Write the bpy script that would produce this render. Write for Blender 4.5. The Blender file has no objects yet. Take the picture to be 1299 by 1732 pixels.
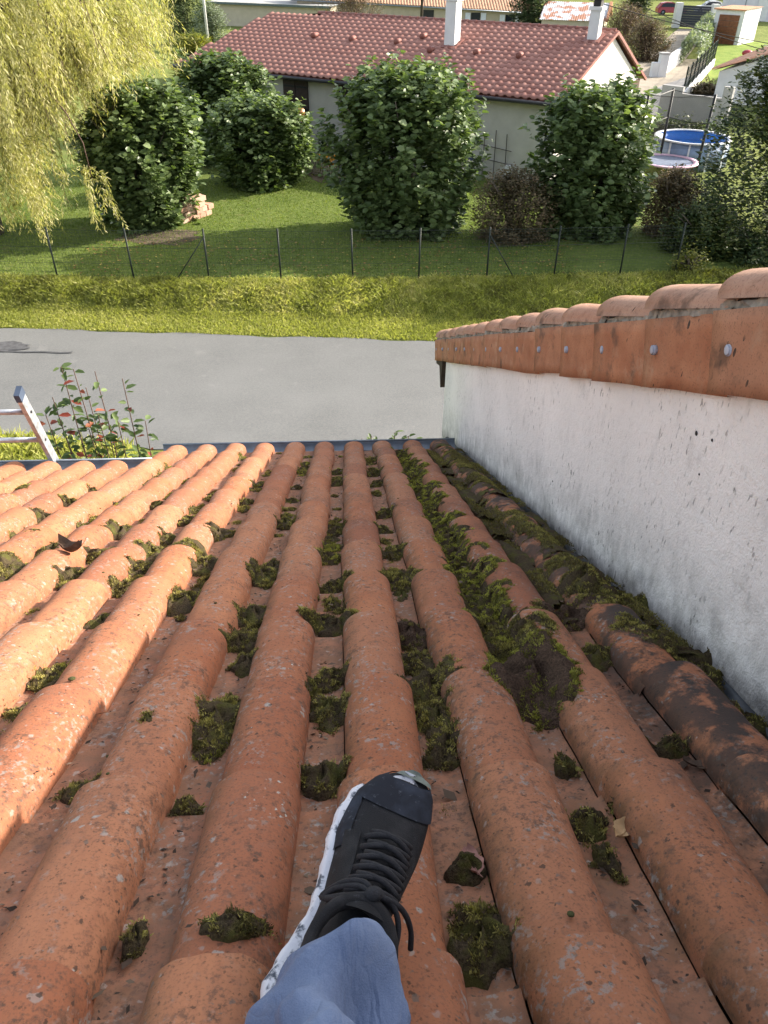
import bpy, math, random
import numpy as np
from mathutils import Matrix, Vector
from math import sin, cos, pi, radians, sqrt, atan2, exp

rng = np.random.default_rng(7)
random.seed(7)
sc = bpy.context.scene
col = sc.collection

# ------------------------------------------------------------------ camera, sky, sun, exposure
CAM = np.array([0.0, 0.0, 8.5])
def cam_axes(pitch, yaw, roll):
    p, y, r = map(radians, (pitch, yaw, roll))
    fwd = np.array([sin(y)*cos(p), cos(y)*cos(p), -sin(p)])
    right = np.array([cos(y), -sin(y), 0.0]); up = np.cross(right, fwd)
    return right*cos(r)+up*sin(r), -right*sin(r)+up*cos(r), fwd
_r, _u, _f = cam_axes(37.0, 3.30, 0.6)
cd = bpy.data.cameras.new('camera'); cam = bpy.data.objects.new('camera', cd); col.objects.link(cam)
cam.matrix_world = Matrix(((_r[0], _u[0], -_f[0], CAM[0]), (_r[1], _u[1], -_f[1], CAM[1]), (_r[2], _u[2], -_f[2], CAM[2]), (0, 0, 0, 1)))
cd.sensor_fit = 'VERTICAL'; cd.sensor_height = 36.0; cd.lens = 36.0*1301/1732
cd.clip_start = 0.02; cd.clip_end = 2000
sc.camera = cam

SUN_AZ, SUN_EL = radians(70), radians(26)       # to the right of straight ahead, low autumn sun
world = bpy.data.worlds.new('World'); sc.world = world; world.use_nodes = True
wn = world.node_tree.nodes; wl = world.node_tree.links
bgn = wn.get('Background') or wn.new('ShaderNodeBackground')
sky = wn.new('ShaderNodeTexSky'); sky.sky_type = 'NISHITA'; sky.sun_disc = False
sky.sun_elevation = SUN_EL; sky.sun_rotation = SUN_AZ
sky.dust_density = 2.5; sky.air_density = 1.0; sky.ozone_density = 1.0
hsv = wn.new('ShaderNodeHueSaturation'); hsv.inputs['Saturation'].default_value = .48; wl.new(sky.outputs[0], hsv.inputs['Color']); wl.new(hsv.outputs[0], bgn.inputs['Color']); bgn.inputs['Strength'].default_value = 0.14
sd = bpy.data.lights.new('sun', 'SUN'); sd.energy = 3.8; sd.angle = radians(0.55); sd.color = (1.0, 0.90, 0.76)
sun = bpy.data.objects.new('sun', sd); col.objects.link(sun)
SUN = Vector((sin(SUN_AZ)*cos(SUN_EL), cos(SUN_AZ)*cos(SUN_EL), sin(SUN_EL)))
sun.rotation_euler = SUN.to_track_quat('Z', 'Y').to_euler(); sun.location = (30, 10, 30)
sc.view_settings.view_transform = 'Standard'; sc.view_settings.look = 'None'
sc.view_settings.gamma = 1; sc.view_settings.use_curve_mapping = False
sc.view_settings.exposure = 1.58

# ------------------------------------------------------------------ mesh helpers
def setprops(o, label=None, cat=None, group=None, kind=None):
    if label: o['label'] = label
    if cat: o['category'] = cat
    if group: o['group'] = group
    if kind: o['kind'] = kind
    return o
def thing(name, label, cat, loc, group=None):
    o = bpy.data.objects.new(name, None); col.objects.link(o); o.location = loc
    o.empty_display_size = 0.1
    return setprops(o, label, cat, group)
def make_mesh(name, V, F, m, smooth=False, tone=None, ring=None):
    V = np.asarray(V, dtype=np.float32).reshape(-1, 3)
    me = bpy.data.meshes.new(name)
    if isinstance(F, np.ndarray):
        nf, k = F.shape
        me.vertices.add(len(V)); me.vertices.foreach_set('co', V.ravel())
        me.loops.add(nf*k); me.loops.foreach_set('vertex_index', F.astype(np.int32).ravel())
        me.polygons.add(nf); me.polygons.foreach_set('loop_start', np.arange(0, nf*k, k, dtype=np.int32))
        me.update(calc_edges=True)
    else:
        me.from_pydata([tuple(map(float, v)) for v in V], [], F); me.update()
    if smooth: me.polygons.foreach_set('use_smooth', np.ones(len(me.polygons), dtype=bool))
    if tone is not None:
        a = me.attributes.new('tone', 'FLOAT', 'POINT'); a.data.foreach_set('value', np.asarray(tone, dtype=np.float32))
    for x in (m if isinstance(m, (list, tuple)) else [m]): me.materials.append(x)
    return me
def link(name, me, parent=None, M=None, loc=None):
    o = bpy.data.objects.new(name, me); col.objects.link(o)
    if parent is not None: o.parent = parent
    if M is not None: o.matrix_basis = M
    if loc is not None: o.location = loc
    return o
def wloc(o):
    v = np.zeros(3)
    while o is not None: v += np.array(o.location); o = o.parent
    return v
def part(name, V, F, m, parent, smooth=False, tone=None):
    "mesh given in world coordinates, linked as a child"
    V = np.asarray(V, dtype=np.float64).reshape(-1, 3) - wloc(parent)
    return link(name, make_mesh(name, V, F, m, smooth, tone), parent)
def single(name, V, F, m, loc, smooth=False, tone=None, **kw):
    V = np.asarray(V, dtype=np.float64).reshape(-1, 3) - np.array(loc)
    o = link(name, make_mesh(name, V, F, m, smooth, tone), None, loc=tuple(loc))
    return setprops(o, **kw)

class MB:
    def __init__(s): s.V = []; s.F = []
    def add(s, V, F):
        b = len(s.V); s.V += [tuple(map(float, v)) for v in V]; s.F += [tuple(b+i for i in f) for f in F]; return s
    def box(s, c, ax, half):
        "c centre, ax three unit vectors, half sizes"
        c = np.array(c, float); A = [np.array(a, float)*h for a, h in zip(ax, half)]
        P = [c+A[0]*i+A[1]*j+A[2]*k for k in (-1, 1) for j in (-1, 1) for i in (-1, 1)]
        return s.add(P, [(0, 2, 3, 1), (4, 5, 7, 6), (0, 1, 5, 4), (2, 6, 7, 3), (0, 4, 6, 2), (1, 3, 7, 5)])
    def abox(s, x0, x1, y0, y1, z0, z1):
        return s.box(((x0+x1)/2, (y0+y1)/2, (z0+z1)/2), np.eye(3), (abs(x1-x0)/2, abs(y1-y0)/2, abs(z1-z0)/2))
    def tube(s, pts, r, n=8, cap=True):
        pts = [np.array(p, float) for p in pts]; rr = r if hasattr(r, '__len__') else [r]*len(pts)
        b = len(s.V); up = np.array([0.03, 0.05, 1.0]); N = len(pts)
        for i, p in enumerate(pts):
            t = pts[min(i+1, N-1)]-pts[max(i-1, 0)]; t = t/(np.linalg.norm(t)+1e-9)
            if abs(t[2]) > .95: u0 = np.array([1.0, 0, 0])
            else: u0 = up
            a = np.cross(t, u0); a /= np.linalg.norm(a); c = np.cross(t, a)
            for k in range(n):
                th = 2*pi*k/n; s.V.append(tuple(p+(a*cos(th)+c*sin(th))*rr[i]))
        for i in range(N-1):
            for k in range(n):
                s.F.append((b+i*n+k, b+i*n+(k+1) % n, b+(i+1)*n+(k+1) % n, b+(i+1)*n+k))
        if cap:
            s.F.append(tuple(b+k for k in range(n))[::-1]); s.F.append(tuple(b+(N-1)*n+k for k in range(n)))
        return s
    def quad(s, a, b, c, d): return s.add([a, b, c, d], [(0, 1, 2, 3)])
    def part(s, name, m, parent, smooth=False): return part(name, s.V, s.F, m, parent, smooth)
    def single(s, name, m, loc, smooth=False, **kw): return single(name, s.V, s.F, m, loc, smooth, **kw)

# ------------------------------------------------------------------ materials
MATS = {}
class NT:
    def __init__(s, name, rough=0.8, spec=0.3):
        m = bpy.data.materials.new(name); m.use_nodes = True; s.m = m; MATS[name] = m
        s.n = m.node_tree.nodes; s.l = m.node_tree.links
        s.b = s.n['Principled BSDF']; s.out = s.n['Material Output']
        s.b.inputs['Roughness'].default_value = rough; s.b.inputs['Specular IOR Level'].default_value = spec
        s.pos = s.n.new('ShaderNodeNewGeometry').outputs['Position']
    def tex(s, kind, scale, detail=4, vec=None, rough=.55, **kw):
        t = s.n.new('ShaderNodeTex'+kind)
        t.inputs['Scale'].default_value = scale
        if kind == 'Noise': t.inputs['Detail'].default_value = detail; t.inputs['Roughness'].default_value = rough
        for k, v in kw.items():
            if k in ('feature', 'distance'): setattr(t, k, v)
            else: t.inputs[k].default_value = v
        s.l.new(vec if vec is not None else s.pos, t.inputs['Vector']); return t
    def noise(s, scale, detail=4, vec=None, rough=.55, **kw): return s.tex('Noise', scale, detail, vec, rough, **kw).outputs['Fac']
    def ramp(s, fac, a, b, lo=0.0, hi=1.0):
        r = s.n.new('ShaderNodeMapRange'); r.inputs['From Min'].default_value = a; r.inputs['From Max'].default_value = b
        r.inputs['To Min'].default_value = lo; r.inputs['To Max'].default_value = hi
        s.l.new(fac, r.inputs['Value']); return r.outputs[0]
    def mix(s, fac, A, B, mode='MIX'):
        x = s.n.new('ShaderNodeMix'); x.data_type = 'RGBA'; x.blend_type = mode
        for sock, v in ((x.inputs[0], fac), (x.inputs[6], A), (x.inputs[7], B)):
            if isinstance(v, (int, float)): sock.default_value = v
            elif isinstance(v, tuple): sock.default_value = (*v, 1)
            else: s.l.new(v, sock)
        return x.outputs[2]
    def math(s, op, a, b=None, clamp=False):
        x = s.n.new('ShaderNodeMath'); x.operation = op; x.use_clamp = clamp
        for sock, v in ((x.inputs[0], a), (x.inputs[1], b)):
            if v is None: continue
            if isinstance(v, (int, float)): sock.default_value = v
            else: s.l.new(v, sock)
        return x.outputs[0]
    def attr(s, name):
        a = s.n.new('ShaderNodeAttribute'); a.attribute_name = name; return a.outputs['Fac']
    def rand(s): return s.n.new('ShaderNodeObjectInfo').outputs['Random']
    def obj(s): return s.n.new('ShaderNodeTexCoord').outputs['Object']
    def sep(s, v):
        x = s.n.new('ShaderNodeSeparateXYZ'); s.l.new(v, x.inputs[0]); return x.outputs
    def dot(s, v, axis, off=0.0):
        x = s.n.new('ShaderNodeVectorMath'); x.operation = 'DOT_PRODUCT'; s.l.new(v, x.inputs[0]); x.inputs[1].default_value = axis
        return s.math('SUBTRACT', x.outputs['Value'], off)
    def scalev(s, v, sc3):
        x = s.n.new('ShaderNodeVectorMath'); x.operation = 'MULTIPLY'; s.l.new(v, x.inputs[0]); x.inputs[1].default_value = sc3; return x.outputs[0]
    def color(s, c):
        if isinstance(c, tuple): s.b.inputs['Base Color'].default_value = (*c, 1)
        else: s.l.new(c, s.b.inputs['Base Color'])
        return s
    def bump(s, h, dist=.003, strength=.6, prev=None):
        x = s.n.new('ShaderNodeBump'); x.inputs['Strength'].default_value = strength; x.inputs['Distance'].default_value = dist
        s.l.new(h, x.inputs['Height'])
        if prev is not None: s.l.new(prev, x.inputs['Normal'])
        s.l.new(x.outputs[0], s.b.inputs['Normal']); return x.outputs[0]

def simple(name, c, rough=.7, var=.25, scale=6, bumpd=0.0, bscale=80, spec=.3, metal=0.0):
    t = NT(name, rough, spec)
    lo = tuple(x*(1-var) for x in c); hi = tuple(min(1, x*(1+var)) for x in c)
    t.color(t.mix(t.ramp(t.noise(scale, 6), .3, .7), lo, hi))
    t.b.inputs['Metallic'].default_value = metal
    if bumpd: t.bump(t.noise(bscale, 3), bumpd)
    return t.m

SL = radians(25.02)
EX = np.array([1.0, 0, 0]); D1 = np.array([0, cos(SL), -sin(SL)]); NN = np.array([0, sin(SL), cos(SL)])
def RF(X, u, Yn): return CAM + EX*X + D1*u - NN*Yn        # roof frame: across, down the slope, below the line of the eye
NCREST, NPAN = .671, .735

def tile_material():
    t = NT('old_terracotta', .86, .25)
    ob = t.sep(t.obj()); r = t.rand()
    X = t.dot(t.pos, tuple(EX))                                       # world x, for where the black crust grows
    base = t.mix(t.ramp(t.noise(9, 8), .32, .68), (.31, .098, .042), (.43, .160, .070))
    base = t.mix(t.math('MULTIPLY', r, .85), base, (.27, .095, .052))
    r2 = t.math('FRACT', t.math('MULTIPLY', r, 7.31))
    base = t.mix(t.math('MULTIPLY', r2, .65), base, (.45, .205, .108))
    st = t.noise(1.0, 6, vec=t.scalev(t.obj(), (70, 6, 70)))          # drawn streaks down the tile
    base = t.mix(t.ramp(st, .45, .75, 0, .35), base, (.26, .105, .06))
    base = t.mix(t.ramp(t.noise(3.2, 5), .52, .72, 0, .5), base, (.20, .088, .055)); base = t.mix(t.ramp(t.noise(34, 7, rough=.7), .55, .68, 0, .45), base, (.24, .13, .09)); base = t.mix(t.ramp(t.noise(14, 7, rough=.7), .60, .70, 0, .5), base, (.40, .235, .155))
    fine = t.noise(260, 3)
    base = t.mix(t.ramp(fine, .52, .68, 0, .55), base, (.15, .08, .05)); base = t.mix(t.ramp(t.noise(120, 5, rough=.7), .56, .68, 0, .5), base, (.17, .10, .07))
    # brown algae on the left flank and towards the pan
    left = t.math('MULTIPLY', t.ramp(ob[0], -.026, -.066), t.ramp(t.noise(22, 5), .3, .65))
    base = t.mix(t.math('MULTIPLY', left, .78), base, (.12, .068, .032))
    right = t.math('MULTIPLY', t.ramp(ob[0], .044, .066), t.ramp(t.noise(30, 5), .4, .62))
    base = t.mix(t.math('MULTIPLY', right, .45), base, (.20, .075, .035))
    # lichen rings and dots
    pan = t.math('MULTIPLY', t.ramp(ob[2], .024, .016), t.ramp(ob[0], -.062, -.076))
    def dots(scale, thr, rad, c, amount, soft=.6, seed=0.0, wob=.35):
        nonlocal base
        wv = t.n.new('ShaderNodeVectorMath'); wv.operation = 'ADD'
        nz = t.tex('Noise', scale*1.7, 2); sub = t.scalev(nz.outputs['Color'], (wob/scale*1.2,)*3)
        t.l.new(t.pos, wv.inputs[0]); t.l.new(sub, wv.inputs[1])
        v = t.tex('Voronoi', scale, vec=wv.outputs[0]); d = v.outputs['Distance']
        cs = t.sep(v.outputs['Color'])
        sel = t.ramp(cs[0], thr, thr+.02)
        size = t.math('MULTIPLY', cs[1], rad)
        f = t.math('MULTIPLY', t.math('MULTIPLY', t.math('SUBTRACT', size, d), 9.0, True), sel)
        if amount is not None: f = t.math('MULTIPLY', f, amount)
        base = t.mix(f, base, c); return f, d, size
    clump = t.ramp(t.noise(7, 3), .45, .62)
    more = t.math('ADD', t.math('MULTIPLY', clump, .9), pan, True)
    dots(58, .66, .42, (.34, .33, .30), t.math('MULTIPLY', more, .85), wob=.7)
    dots(85, .70, .38, (.05, .035, .026), .8, wob=.7)
    dots(170, .55, .46, (.07, .045, .03), t.math('ADD', t.math('MULTIPLY', pan, .9), .6, True), wob=.8)
    dots(95, .86, .45, (.14, .12, .10), .7, wob=.9)
    dots(75, .70, .46, (.06, .045, .035), t.math('MULTIPLY', pan, .9), wob=.8)
    f, d, size = dots(46, .84, .34, (.34, .34, .32), t.math('MULTIPLY', clump, .75), wob=.5)
    ringc = t.math('LESS_THAN', d, t.math('MULTIPLY', size, .5))
    base = t.mix(t.math('MULTIPLY', t.math('MULTIPLY', f, ringc), .55), base, (.42, .17, .10))
    dots(150, .55, .5, (.42, .45, .42), t.math('MULTIPLY', t.ramp(t.noise(12, 4), .62, .68), .9), wob=.8)
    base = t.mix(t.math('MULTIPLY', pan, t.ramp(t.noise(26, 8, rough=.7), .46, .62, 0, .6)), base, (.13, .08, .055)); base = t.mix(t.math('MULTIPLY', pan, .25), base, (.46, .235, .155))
    blot = t.math('MULTIPLY', t.ramp(t.noise(60, 7, rough=.75), .51, .62), t.ramp(t.noise(6, 4), .40, .58)); base = t.mix(t.math('MULTIPLY', blot, .75), base, (.085, .055, .04))
    bl2 = t.math('MULTIPLY', t.ramp(t.noise(75, 6, rough=.7), .54, .60), t.ramp(t.noise(9, 4, vec=t.scalev(t.pos, (1.3, .9, 1.1))), .50, .58)); base = t.mix(t.math('MULTIPLY', bl2, .55), base, (.27, .28, .26))
    # black crust beside the white wall
    bl = t.math('MULTIPLY', t.ramp(X, .46, .66), t.ramp(t.noise(11, 8, rough=.65), .44, .53))
    base = t.mix(t.math('MULTIPLY', bl, .93), base, (.035, .032, .030))
    t.color(base)
    nb = t.bump(t.noise(45, 6), .0025, .5)
    t.bump(fine, .0012, .6, nb)
    return t.m
TILE = tile_material()

def verge_material(nm='verge_terracotta', A=(.30, .112, .055), B=(.44, .205, .112), C=(.36, .20, .13)):
    t = NT(nm, .85, .25)
    r = t.rand()
    base = t.mix(t.ramp(t.noise(10, 8), .3, .7), A, B)
    base = t.mix(t.math('MULTIPLY', r, .6), base, C)
    st = t.noise(1.0, 6, vec=t.scalev(t.pos, (60, 5, 5)))
    base = t.mix(t.ramp(t.noise(4.2, 6), .50, .75, 0, .6), base, (.26, .12, .07))
    base = t.mix(t.ramp(t.noise(210, 3), .55, .70, 0, .6), base, (.10, .065, .045))
    v = t.tex('Voronoi', 42, vec=t.scalev(t.pos, (1, 1.6, .8))); cs = t.sep(v.outputs['Color'])
    f = t.math('MULTIPLY', t.math('LESS_THAN', v.outputs['Distance'], t.math('MULTIPLY', cs[1], .42)), t.ramp(cs[0], .70, .72))
    base = t.mix(t.math('MULTIPLY', f, t.ramp(t.noise(5, 3), .48, .56)), base, (.045, .032, .026))
    base = t.mix(t.ramp(t.noise(7.5, 7, rough=.6), .57, .66, 0, .8), base, (.11, .065, .045)); base = t.mix(t.ramp(t.noise(22, 8, rough=.75), .54, .70, 0, .7), base, (.20, .10, .06)); base = t.mix(t.ramp(t.noise(5.5, 8, rough=.7), .56, .68, 0, .6), base, (.50, .32, .21))
    t.color(base); nb = t.bump(t.noise(30, 6), .003, .6); t.bump(t.noise(200, 3), .001, .5, nb)
    return t.m
VERGE = verge_material(); COVERT = verge_material('cover_terracotta', (.33, .155, .098), (.45, .255, .17), (.37, .235, .17))

def wall_material(name, c, stain=True, bs=.004, rs=70):
    t = NT(name, .92, .15)
    base = t.mix(t.ramp(t.noise(2.2, 6), .3, .7), tuple(x*.86 for x in c), c)
    sp = t.noise(110, 6, rough=.75)
    base = t.mix(t.ramp(sp, .57, .67, 0, .30), base, (.45, .43, .41))
    if stain:
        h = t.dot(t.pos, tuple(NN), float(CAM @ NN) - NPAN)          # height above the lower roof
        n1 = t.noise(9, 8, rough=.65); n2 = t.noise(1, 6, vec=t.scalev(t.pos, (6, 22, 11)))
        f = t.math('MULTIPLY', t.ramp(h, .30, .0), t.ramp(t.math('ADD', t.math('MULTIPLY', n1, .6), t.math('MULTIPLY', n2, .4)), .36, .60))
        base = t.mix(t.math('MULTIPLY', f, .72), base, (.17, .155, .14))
        f2 = t.math('MULTIPLY', t.ramp(n2, .52, .70), t.ramp(n1, .42, .66))
        base = t.mix(t.math('MULTIPLY', f2, .28), base, (.24, .23, .22))
        f5 = t.math('MULTIPLY', t.ramp(t.noise(1, 5, vec=t.scalev(t.pos, (30, 75, 32))), .60, .68), t.ramp(t.noise(3.5, 4), .42, .6))
        base = t.mix(t.math('MULTIPLY', f5, .75), base, (.16, .15, .14))
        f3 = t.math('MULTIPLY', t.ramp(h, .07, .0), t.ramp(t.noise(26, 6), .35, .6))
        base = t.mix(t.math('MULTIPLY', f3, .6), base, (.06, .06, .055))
        v = t.tex('Voronoi', 26, vec=t.scalev(t.pos, (1, 1.7, .75))); cs = t.sep(v.outputs['Color'])
        f4 = t.math('MULTIPLY', t.math('LESS_THAN', v.outputs['Distance'], t.math('MULTIPLY', cs[1], .22)), t.ramp(cs[0], .84, .86))
        base = t.mix(t.math('MULTIPLY', f4, .85), base, (.05, .05, .045))
    t.color(base); nb = t.bump(t.noise(rs, 5, rough=.65), bs, .9); t.bump(t.noise(rs*4, 2), bs*.3, .6, nb)
    return t.m
WALLW = wall_material('white_roughcast', (.88, .84, .81), True, .007, 48)

def leaf_mat(name, dark, mid, light, trans=.35, rough=.5):
    t = NT(name, rough, .4); tn = t.attr('tone')
    c = t.mix(t.ramp(tn, 0, .5), dark, mid); c = t.mix(t.ramp(tn, .5, 1), c, light); t.color(c)
    tr = t.n.new('ShaderNodeBsdfTranslucent'); hs = t.mix(1.0, c, (1.15, 1.25, .55), 'MULTIPLY'); t.l.new(hs, tr.inputs['Color'])
    mx = t.n.new('ShaderNodeMixShader'); mx.inputs[0].default_value = trans
    t.l.new(t.b.outputs[0], mx.inputs[1]); t.l.new(tr.outputs[0], mx.inputs[2]); t.l.new(mx.outputs[0], t.out.inputs['Surface'])
    return t.m
HAZEL = leaf_mat('hazel_leaves', (.034, .056, .019), (.105, .155, .055), (.22, .28, .12), .33, .42)
WILLOW = leaf_mat('willow_leaves', (.12, .13, .045), (.33, .31, .11), (.52, .47, .23), .42)
LAUREL = leaf_mat('laurel_leaves', (.017, .032, .010), (.038, .066, .018), (.12, .13, .028), .25)
BROWNB = leaf_mat('brown_shrub_leaves', (.060, .050, .025), (.13, .105, .055), (.24, .16, .09), .25, .7)
YELLOWG = leaf_mat('yellow_green_leaves', (.07, .09, .015), (.15, .17, .03), (.30, .27, .05), .35)
CONIF = leaf_mat('conifer_needles', (.02, .038, .014), (.045, .075, .022), (.10, .13, .05), .15, .7)
HEDGE = leaf_mat('grey_green_hedge', (.07, .10, .06), (.17, .21, .13), (.33, .37, .27), .25, .6)
MOSS = leaf_mat('moss', (.075, .055, .026), (.21, .18, .055), (.50, .44, .13), .2, .95)
MOSSB = leaf_mat('bright_moss', (.10, .085, .028), (.27, .26, .05), (.52, .50, .11), .25, .95)
t = NT('moss_soil', .95, .1); c_ = t.mix(t.ramp(t.noise(60, 6), .35, .65), (.085, .060, .040), (.10, .078, .038)); c_ = t.mix(t.ramp(t.noise(260, 4), .45, .65, 0, .8), c_, (.03, .022, .014)); c_ = t.mix(t.ramp(t.noise(24, 5), .5, .62, 0, .7), c_, (.10, .10, .024)); t.color(c_); t.bump(t.noise(220, 5, rough=.7), .006, 1.0, t.bump(t.noise(70, 4), .006, .8)); SOILM = t.m
GRASS = leaf_mat('grass_blades', (.15, .15, .045), (.32, .34, .09), (.55, .50, .22), .5, .7)
LAWNB = leaf_mat('lawn_blades', (.07, .10, .02), (.145, .20, .038), (.28, .30, .09), .4, .7)
SHOOT = leaf_mat('young_tree_leaves', (.035, .065, .02), (.075, .115, .035), (.13, .18, .06), .35)
REDL = leaf_mat('red_leaves', (.09, .02, .012), (.24, .045, .03), (.34, .11, .05), .35)
BARK = simple('bark', (.11, .09, .07), .9, .4, 12, .01, 40)
TWIG = simple('twig', (.10, .06, .045), .8, .3, 30)
METAL_DK = simple('dark_green_metal', (.015, .022, .018), .5, .2, 4)
WIRE = simple('fence_wire', (.03, .04, .035), .5, .2, 4)
ZINC = simple('zinc', (.20, .23, .27), .5, .25, 14, .001, 60, .5, .5)
BLACKP = simple('black_plastic', (.02, .02, .022), .5, .3, 5)

# ------------------------------------------------------------------ ground
def road_near(x): return 12.85 - .20*x
def road_far(x): return 18.83 - .105*x
def fence_y(x): return 21.85 + .004*(x-1)**2
def ground_z(x, y):
    y0 = road_far(x); y1 = fence_y(x)-.25
    if y <= y0: return -.02 + (.0 if y > road_near(x) else .03)
    if y <= y0+.8: return -.01+.05*min(1, (y-y0)/.8)
    t = min(1, (y-y0-.8)/max(.4, y1-y0-.8)); return .04 + .39*(t*t*(3-2*t))
t = NT('ground_earth', .95, .1)
sy = t.sep(t.pos)
g = t.mix(t.ramp(t.noise(.7, 8), .35, .65), (.13, .17, .038), (.20, .23, .06))
g = t.mix(t.ramp(t.noise(5, 6), .45, .7, 0, .6), g, (.19, .19, .065))
g = t.mix(t.ramp(t.noise(40, 4), .5, .7, 0, .5), g, (.07, .085, .025))
g = t.mix(t.ramp(t.noise(1.9, 6), .60, .72, 0, .55), g, (.15, .11, .06))
t.color(g); t.bump(t.noise(60, 5), .03, .8); GROUND = t.m
xs = list(np.concatenate([[-400, -200, -100, -60, -40], np.arange(-30, 31, .75), [45, 60, 90, 130, 200, 400]]))
ys = [-60, -20, -5, 5, 10] + list(np.arange(11, 26, .22)) + [27, 30, 34, 40, 50, 65, 80, 100, 130, 180, 300, 600]
V = [(x, y, ground_z(x, y)) for y in ys for x in xs]; nx = len(xs)
F = [(j*nx+i, j*nx+i+1, (j+1)*nx+i+1, (j+1)*nx+i) for j in range(len(ys)-1) for i in range(nx-1)]
single('ground', V, F, GROUND, (0, 0, 0), True, label='grassy ground with lawn and rising verge behind the road', kind='structure')

t = NT('asphalt', .88, .2)
a = t.mix(t.ramp(t.noise(.6, 8), .3, .7), (.108, .112, .111), (.152, .155, .153))
a = t.mix(t.ramp(t.noise(1.0, 5, vec=t.scalev(t.pos, (.35, 3.2, 1))), .4, .75, 0, .35), a, (.14, .14, .142))
a = t.mix(t.ramp(t.noise(22, 6, rough=.75), .42, .66, 0, .45), a, (.22, .217, .21)); a = t.mix(t.ramp(t.noise(160, 2), .45, .7, 0, .55), a, (.25, .25, .24))
a = t.mix(t.ramp(t.noise(110, 2), .55, .7, 0, .5), a, (.07, .07, .07))
a = t.mix(t.ramp(t.noise(2.3, 6), .62, .72, 0, .3), a, (.24, .235, .225))
t.color(a); t.bump(t.noise(130, 3), .006, .8); ASPH = t.m
rx = np.arange(-60, 61, .5); V = []; F = []
for i, x in enumerate(rx):
    e1 = .05*sin(x*2.1)+.04*sin(x*5.3+1); e2 = .06*sin(x*1.7+2)+.04*sin(x*4.1)
    ya, yb = road_near(x)+e1, road_far(x)+e2
    for k in range(6): V.append((x, ya+(yb-ya)*k/5, .012+.03*sin(pi*k/5)))
for i in range(len(rx)-1):
    for k in range(5): b = i*6+k; F.append((b, b+6, b+7, b+1))
single('road', V, F, ASPH, (0, 0, 0), True, label='grey asphalt country road crossing behind the roof', kind='structure')
PATCH = simple('tar_patch', (.085, .085, .09), .8, .3, 8, .004, 90)
def blob(name, cx, cy, z, rxx, ryy, m, n=28, rough=.25, **kw):
    V = [(cx, cy, z)]; ph = rng.uniform(0, 6, 4)
    for k in range(n):
        a = 2*pi*k/n; r = 1+rough*(sin(3*a+ph[0])*.5+sin(7*a+ph[1])*.4+sin(11*a+ph[2])*.3)
        V.append((cx+rxx*r*cos(a), cy+ryy*r*sin(a), z))
    return single(name, V, [(0, 1+k, 1+(k+1) % n) for k in range(n)], m, (0, 0, 0), **kw)
blob('road_patch', -8.7, 18.55, .052, .75, .26, PATCH, label='dark tar patch on the left end of the grey road', kind='structure')
mb = MB(); px = -9.5; pts = [(-9.5+.3*i, 18.32-.022*i+.02*sin(i*2.2), .056) for i in range(10)]
for a_, b_ in zip(pts[:-1], pts[1:]):
    mb.quad((a_[0], a_[1]-.03, a_[2]), (b_[0], b_[1]-.03, b_[2]), (b_[0], b_[1]+.03, b_[2]), (a_[0], a_[1]+.03, a_[2]))
mb.single('road_crack_seal', PATCH, (0, 0, 0), label='thin dark tar seam running right from the tar patch on the road', kind='structure')

def poly_sheet(name, pts, z, m, **kw):
    c = np.mean(pts, axis=0); V = [(c[0], c[1], z)]+[(p[0], p[1], z) for p in pts]; n = len(pts)
    return single(name, V, [(0, 1+k, 1+(k+1) % n) for k in range(n)], m, (0, 0, 0), **kw)
BEIGE = simple('beige_gravel', (.29, .25, .195), .95, .2, 1.2, .01, 40)
poly_sheet('driveway', [(14.28,47.79), (21.56,64.78), (36.72,95.77), (39.78,95.28), (28.36,70.96), (30.69,71.01), (27.46,64.87), (22.44,56.09), (17.69,47.78)], .462, BEIGE, label='pale gravel driveway climbing to the dark gate', kind='structure')
GREYG = simple('grey_lane', (.22, .215, .21), .95, .2, 1.2, .01, 40)
poly_sheet('lane', [(15.79,46.05), (19.12,53.77), (22.05,57.81), (25.41,61.87), (22.76,56.09), (20.30,51.23), (17.90,46.90)], .470, GREYG, label='grey lane at the foot of the pale driveway', kind='structure')
t = NT('bright_lawn', .95, .1); t.color(t.mix(t.ramp(t.noise(1.2, 6), .3, .7), (.13, .20, .035), (.22, .27, .06))); t.bump(t.noise(30, 4), .03); LAWN2 = t.m
poly_sheet('garden_lawn', [(28.30,66.80), (35.48,83.94), (38.68,83.07), (51.43,89.83), (33.59,53.84), (23.90,53.79)], .466, LAWN2, label='bright mown lawn beside the small garage', kind='structure')
t = NT('lawn_grass', .95, .1)
g = t.mix(t.ramp(t.noise(1.1, 8), .3, .7), (.09, .13, .028), (.14, .185, .045))
g = t.mix(t.ramp(t.noise(7, 6), .5, .72, 0, .5), g, (.24, .26, .09)); g = t.mix(t.ramp(t.noise(2.7, 7), .60, .70, 0, .5), g, (.15, .13, .06))
t.color(g); t.bump(t.noise(80, 4), .03, .8); LAWN = t.m
LV = [(-22, fence_y(-22)+.4), (-15, fence_y(-15)+.25), (-8, 22.1), (0, 21.9), (6, 21.95), (14, 22.6), (14, 30), (6, 33), (-.3, 33), (-1.6, 34), (-22, 38)]
poly_sheet('lawn', LV, .456, LAWN, label='mown back garden lawn behind the wire fence', kind='structure')
EARTH = simple('bare_earth', (.10, .075, .05), .95, .4, 3, .02, 40)
for nm, cx, cy, a_, b_, lb in (('flower_bed', 1.2, 35.2, 2.9, 2.6, 'earth flower bed by the pale house wall'), ('leaf_litter_patch', -5.9, 25.9, 1.3, .8, 'small patch of bare leaf strewn earth under the left hazel bush')):
    blob(nm, cx, cy, .464, a_, b_, EARTH, 40, .2, label=lb, kind='structure')
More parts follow.
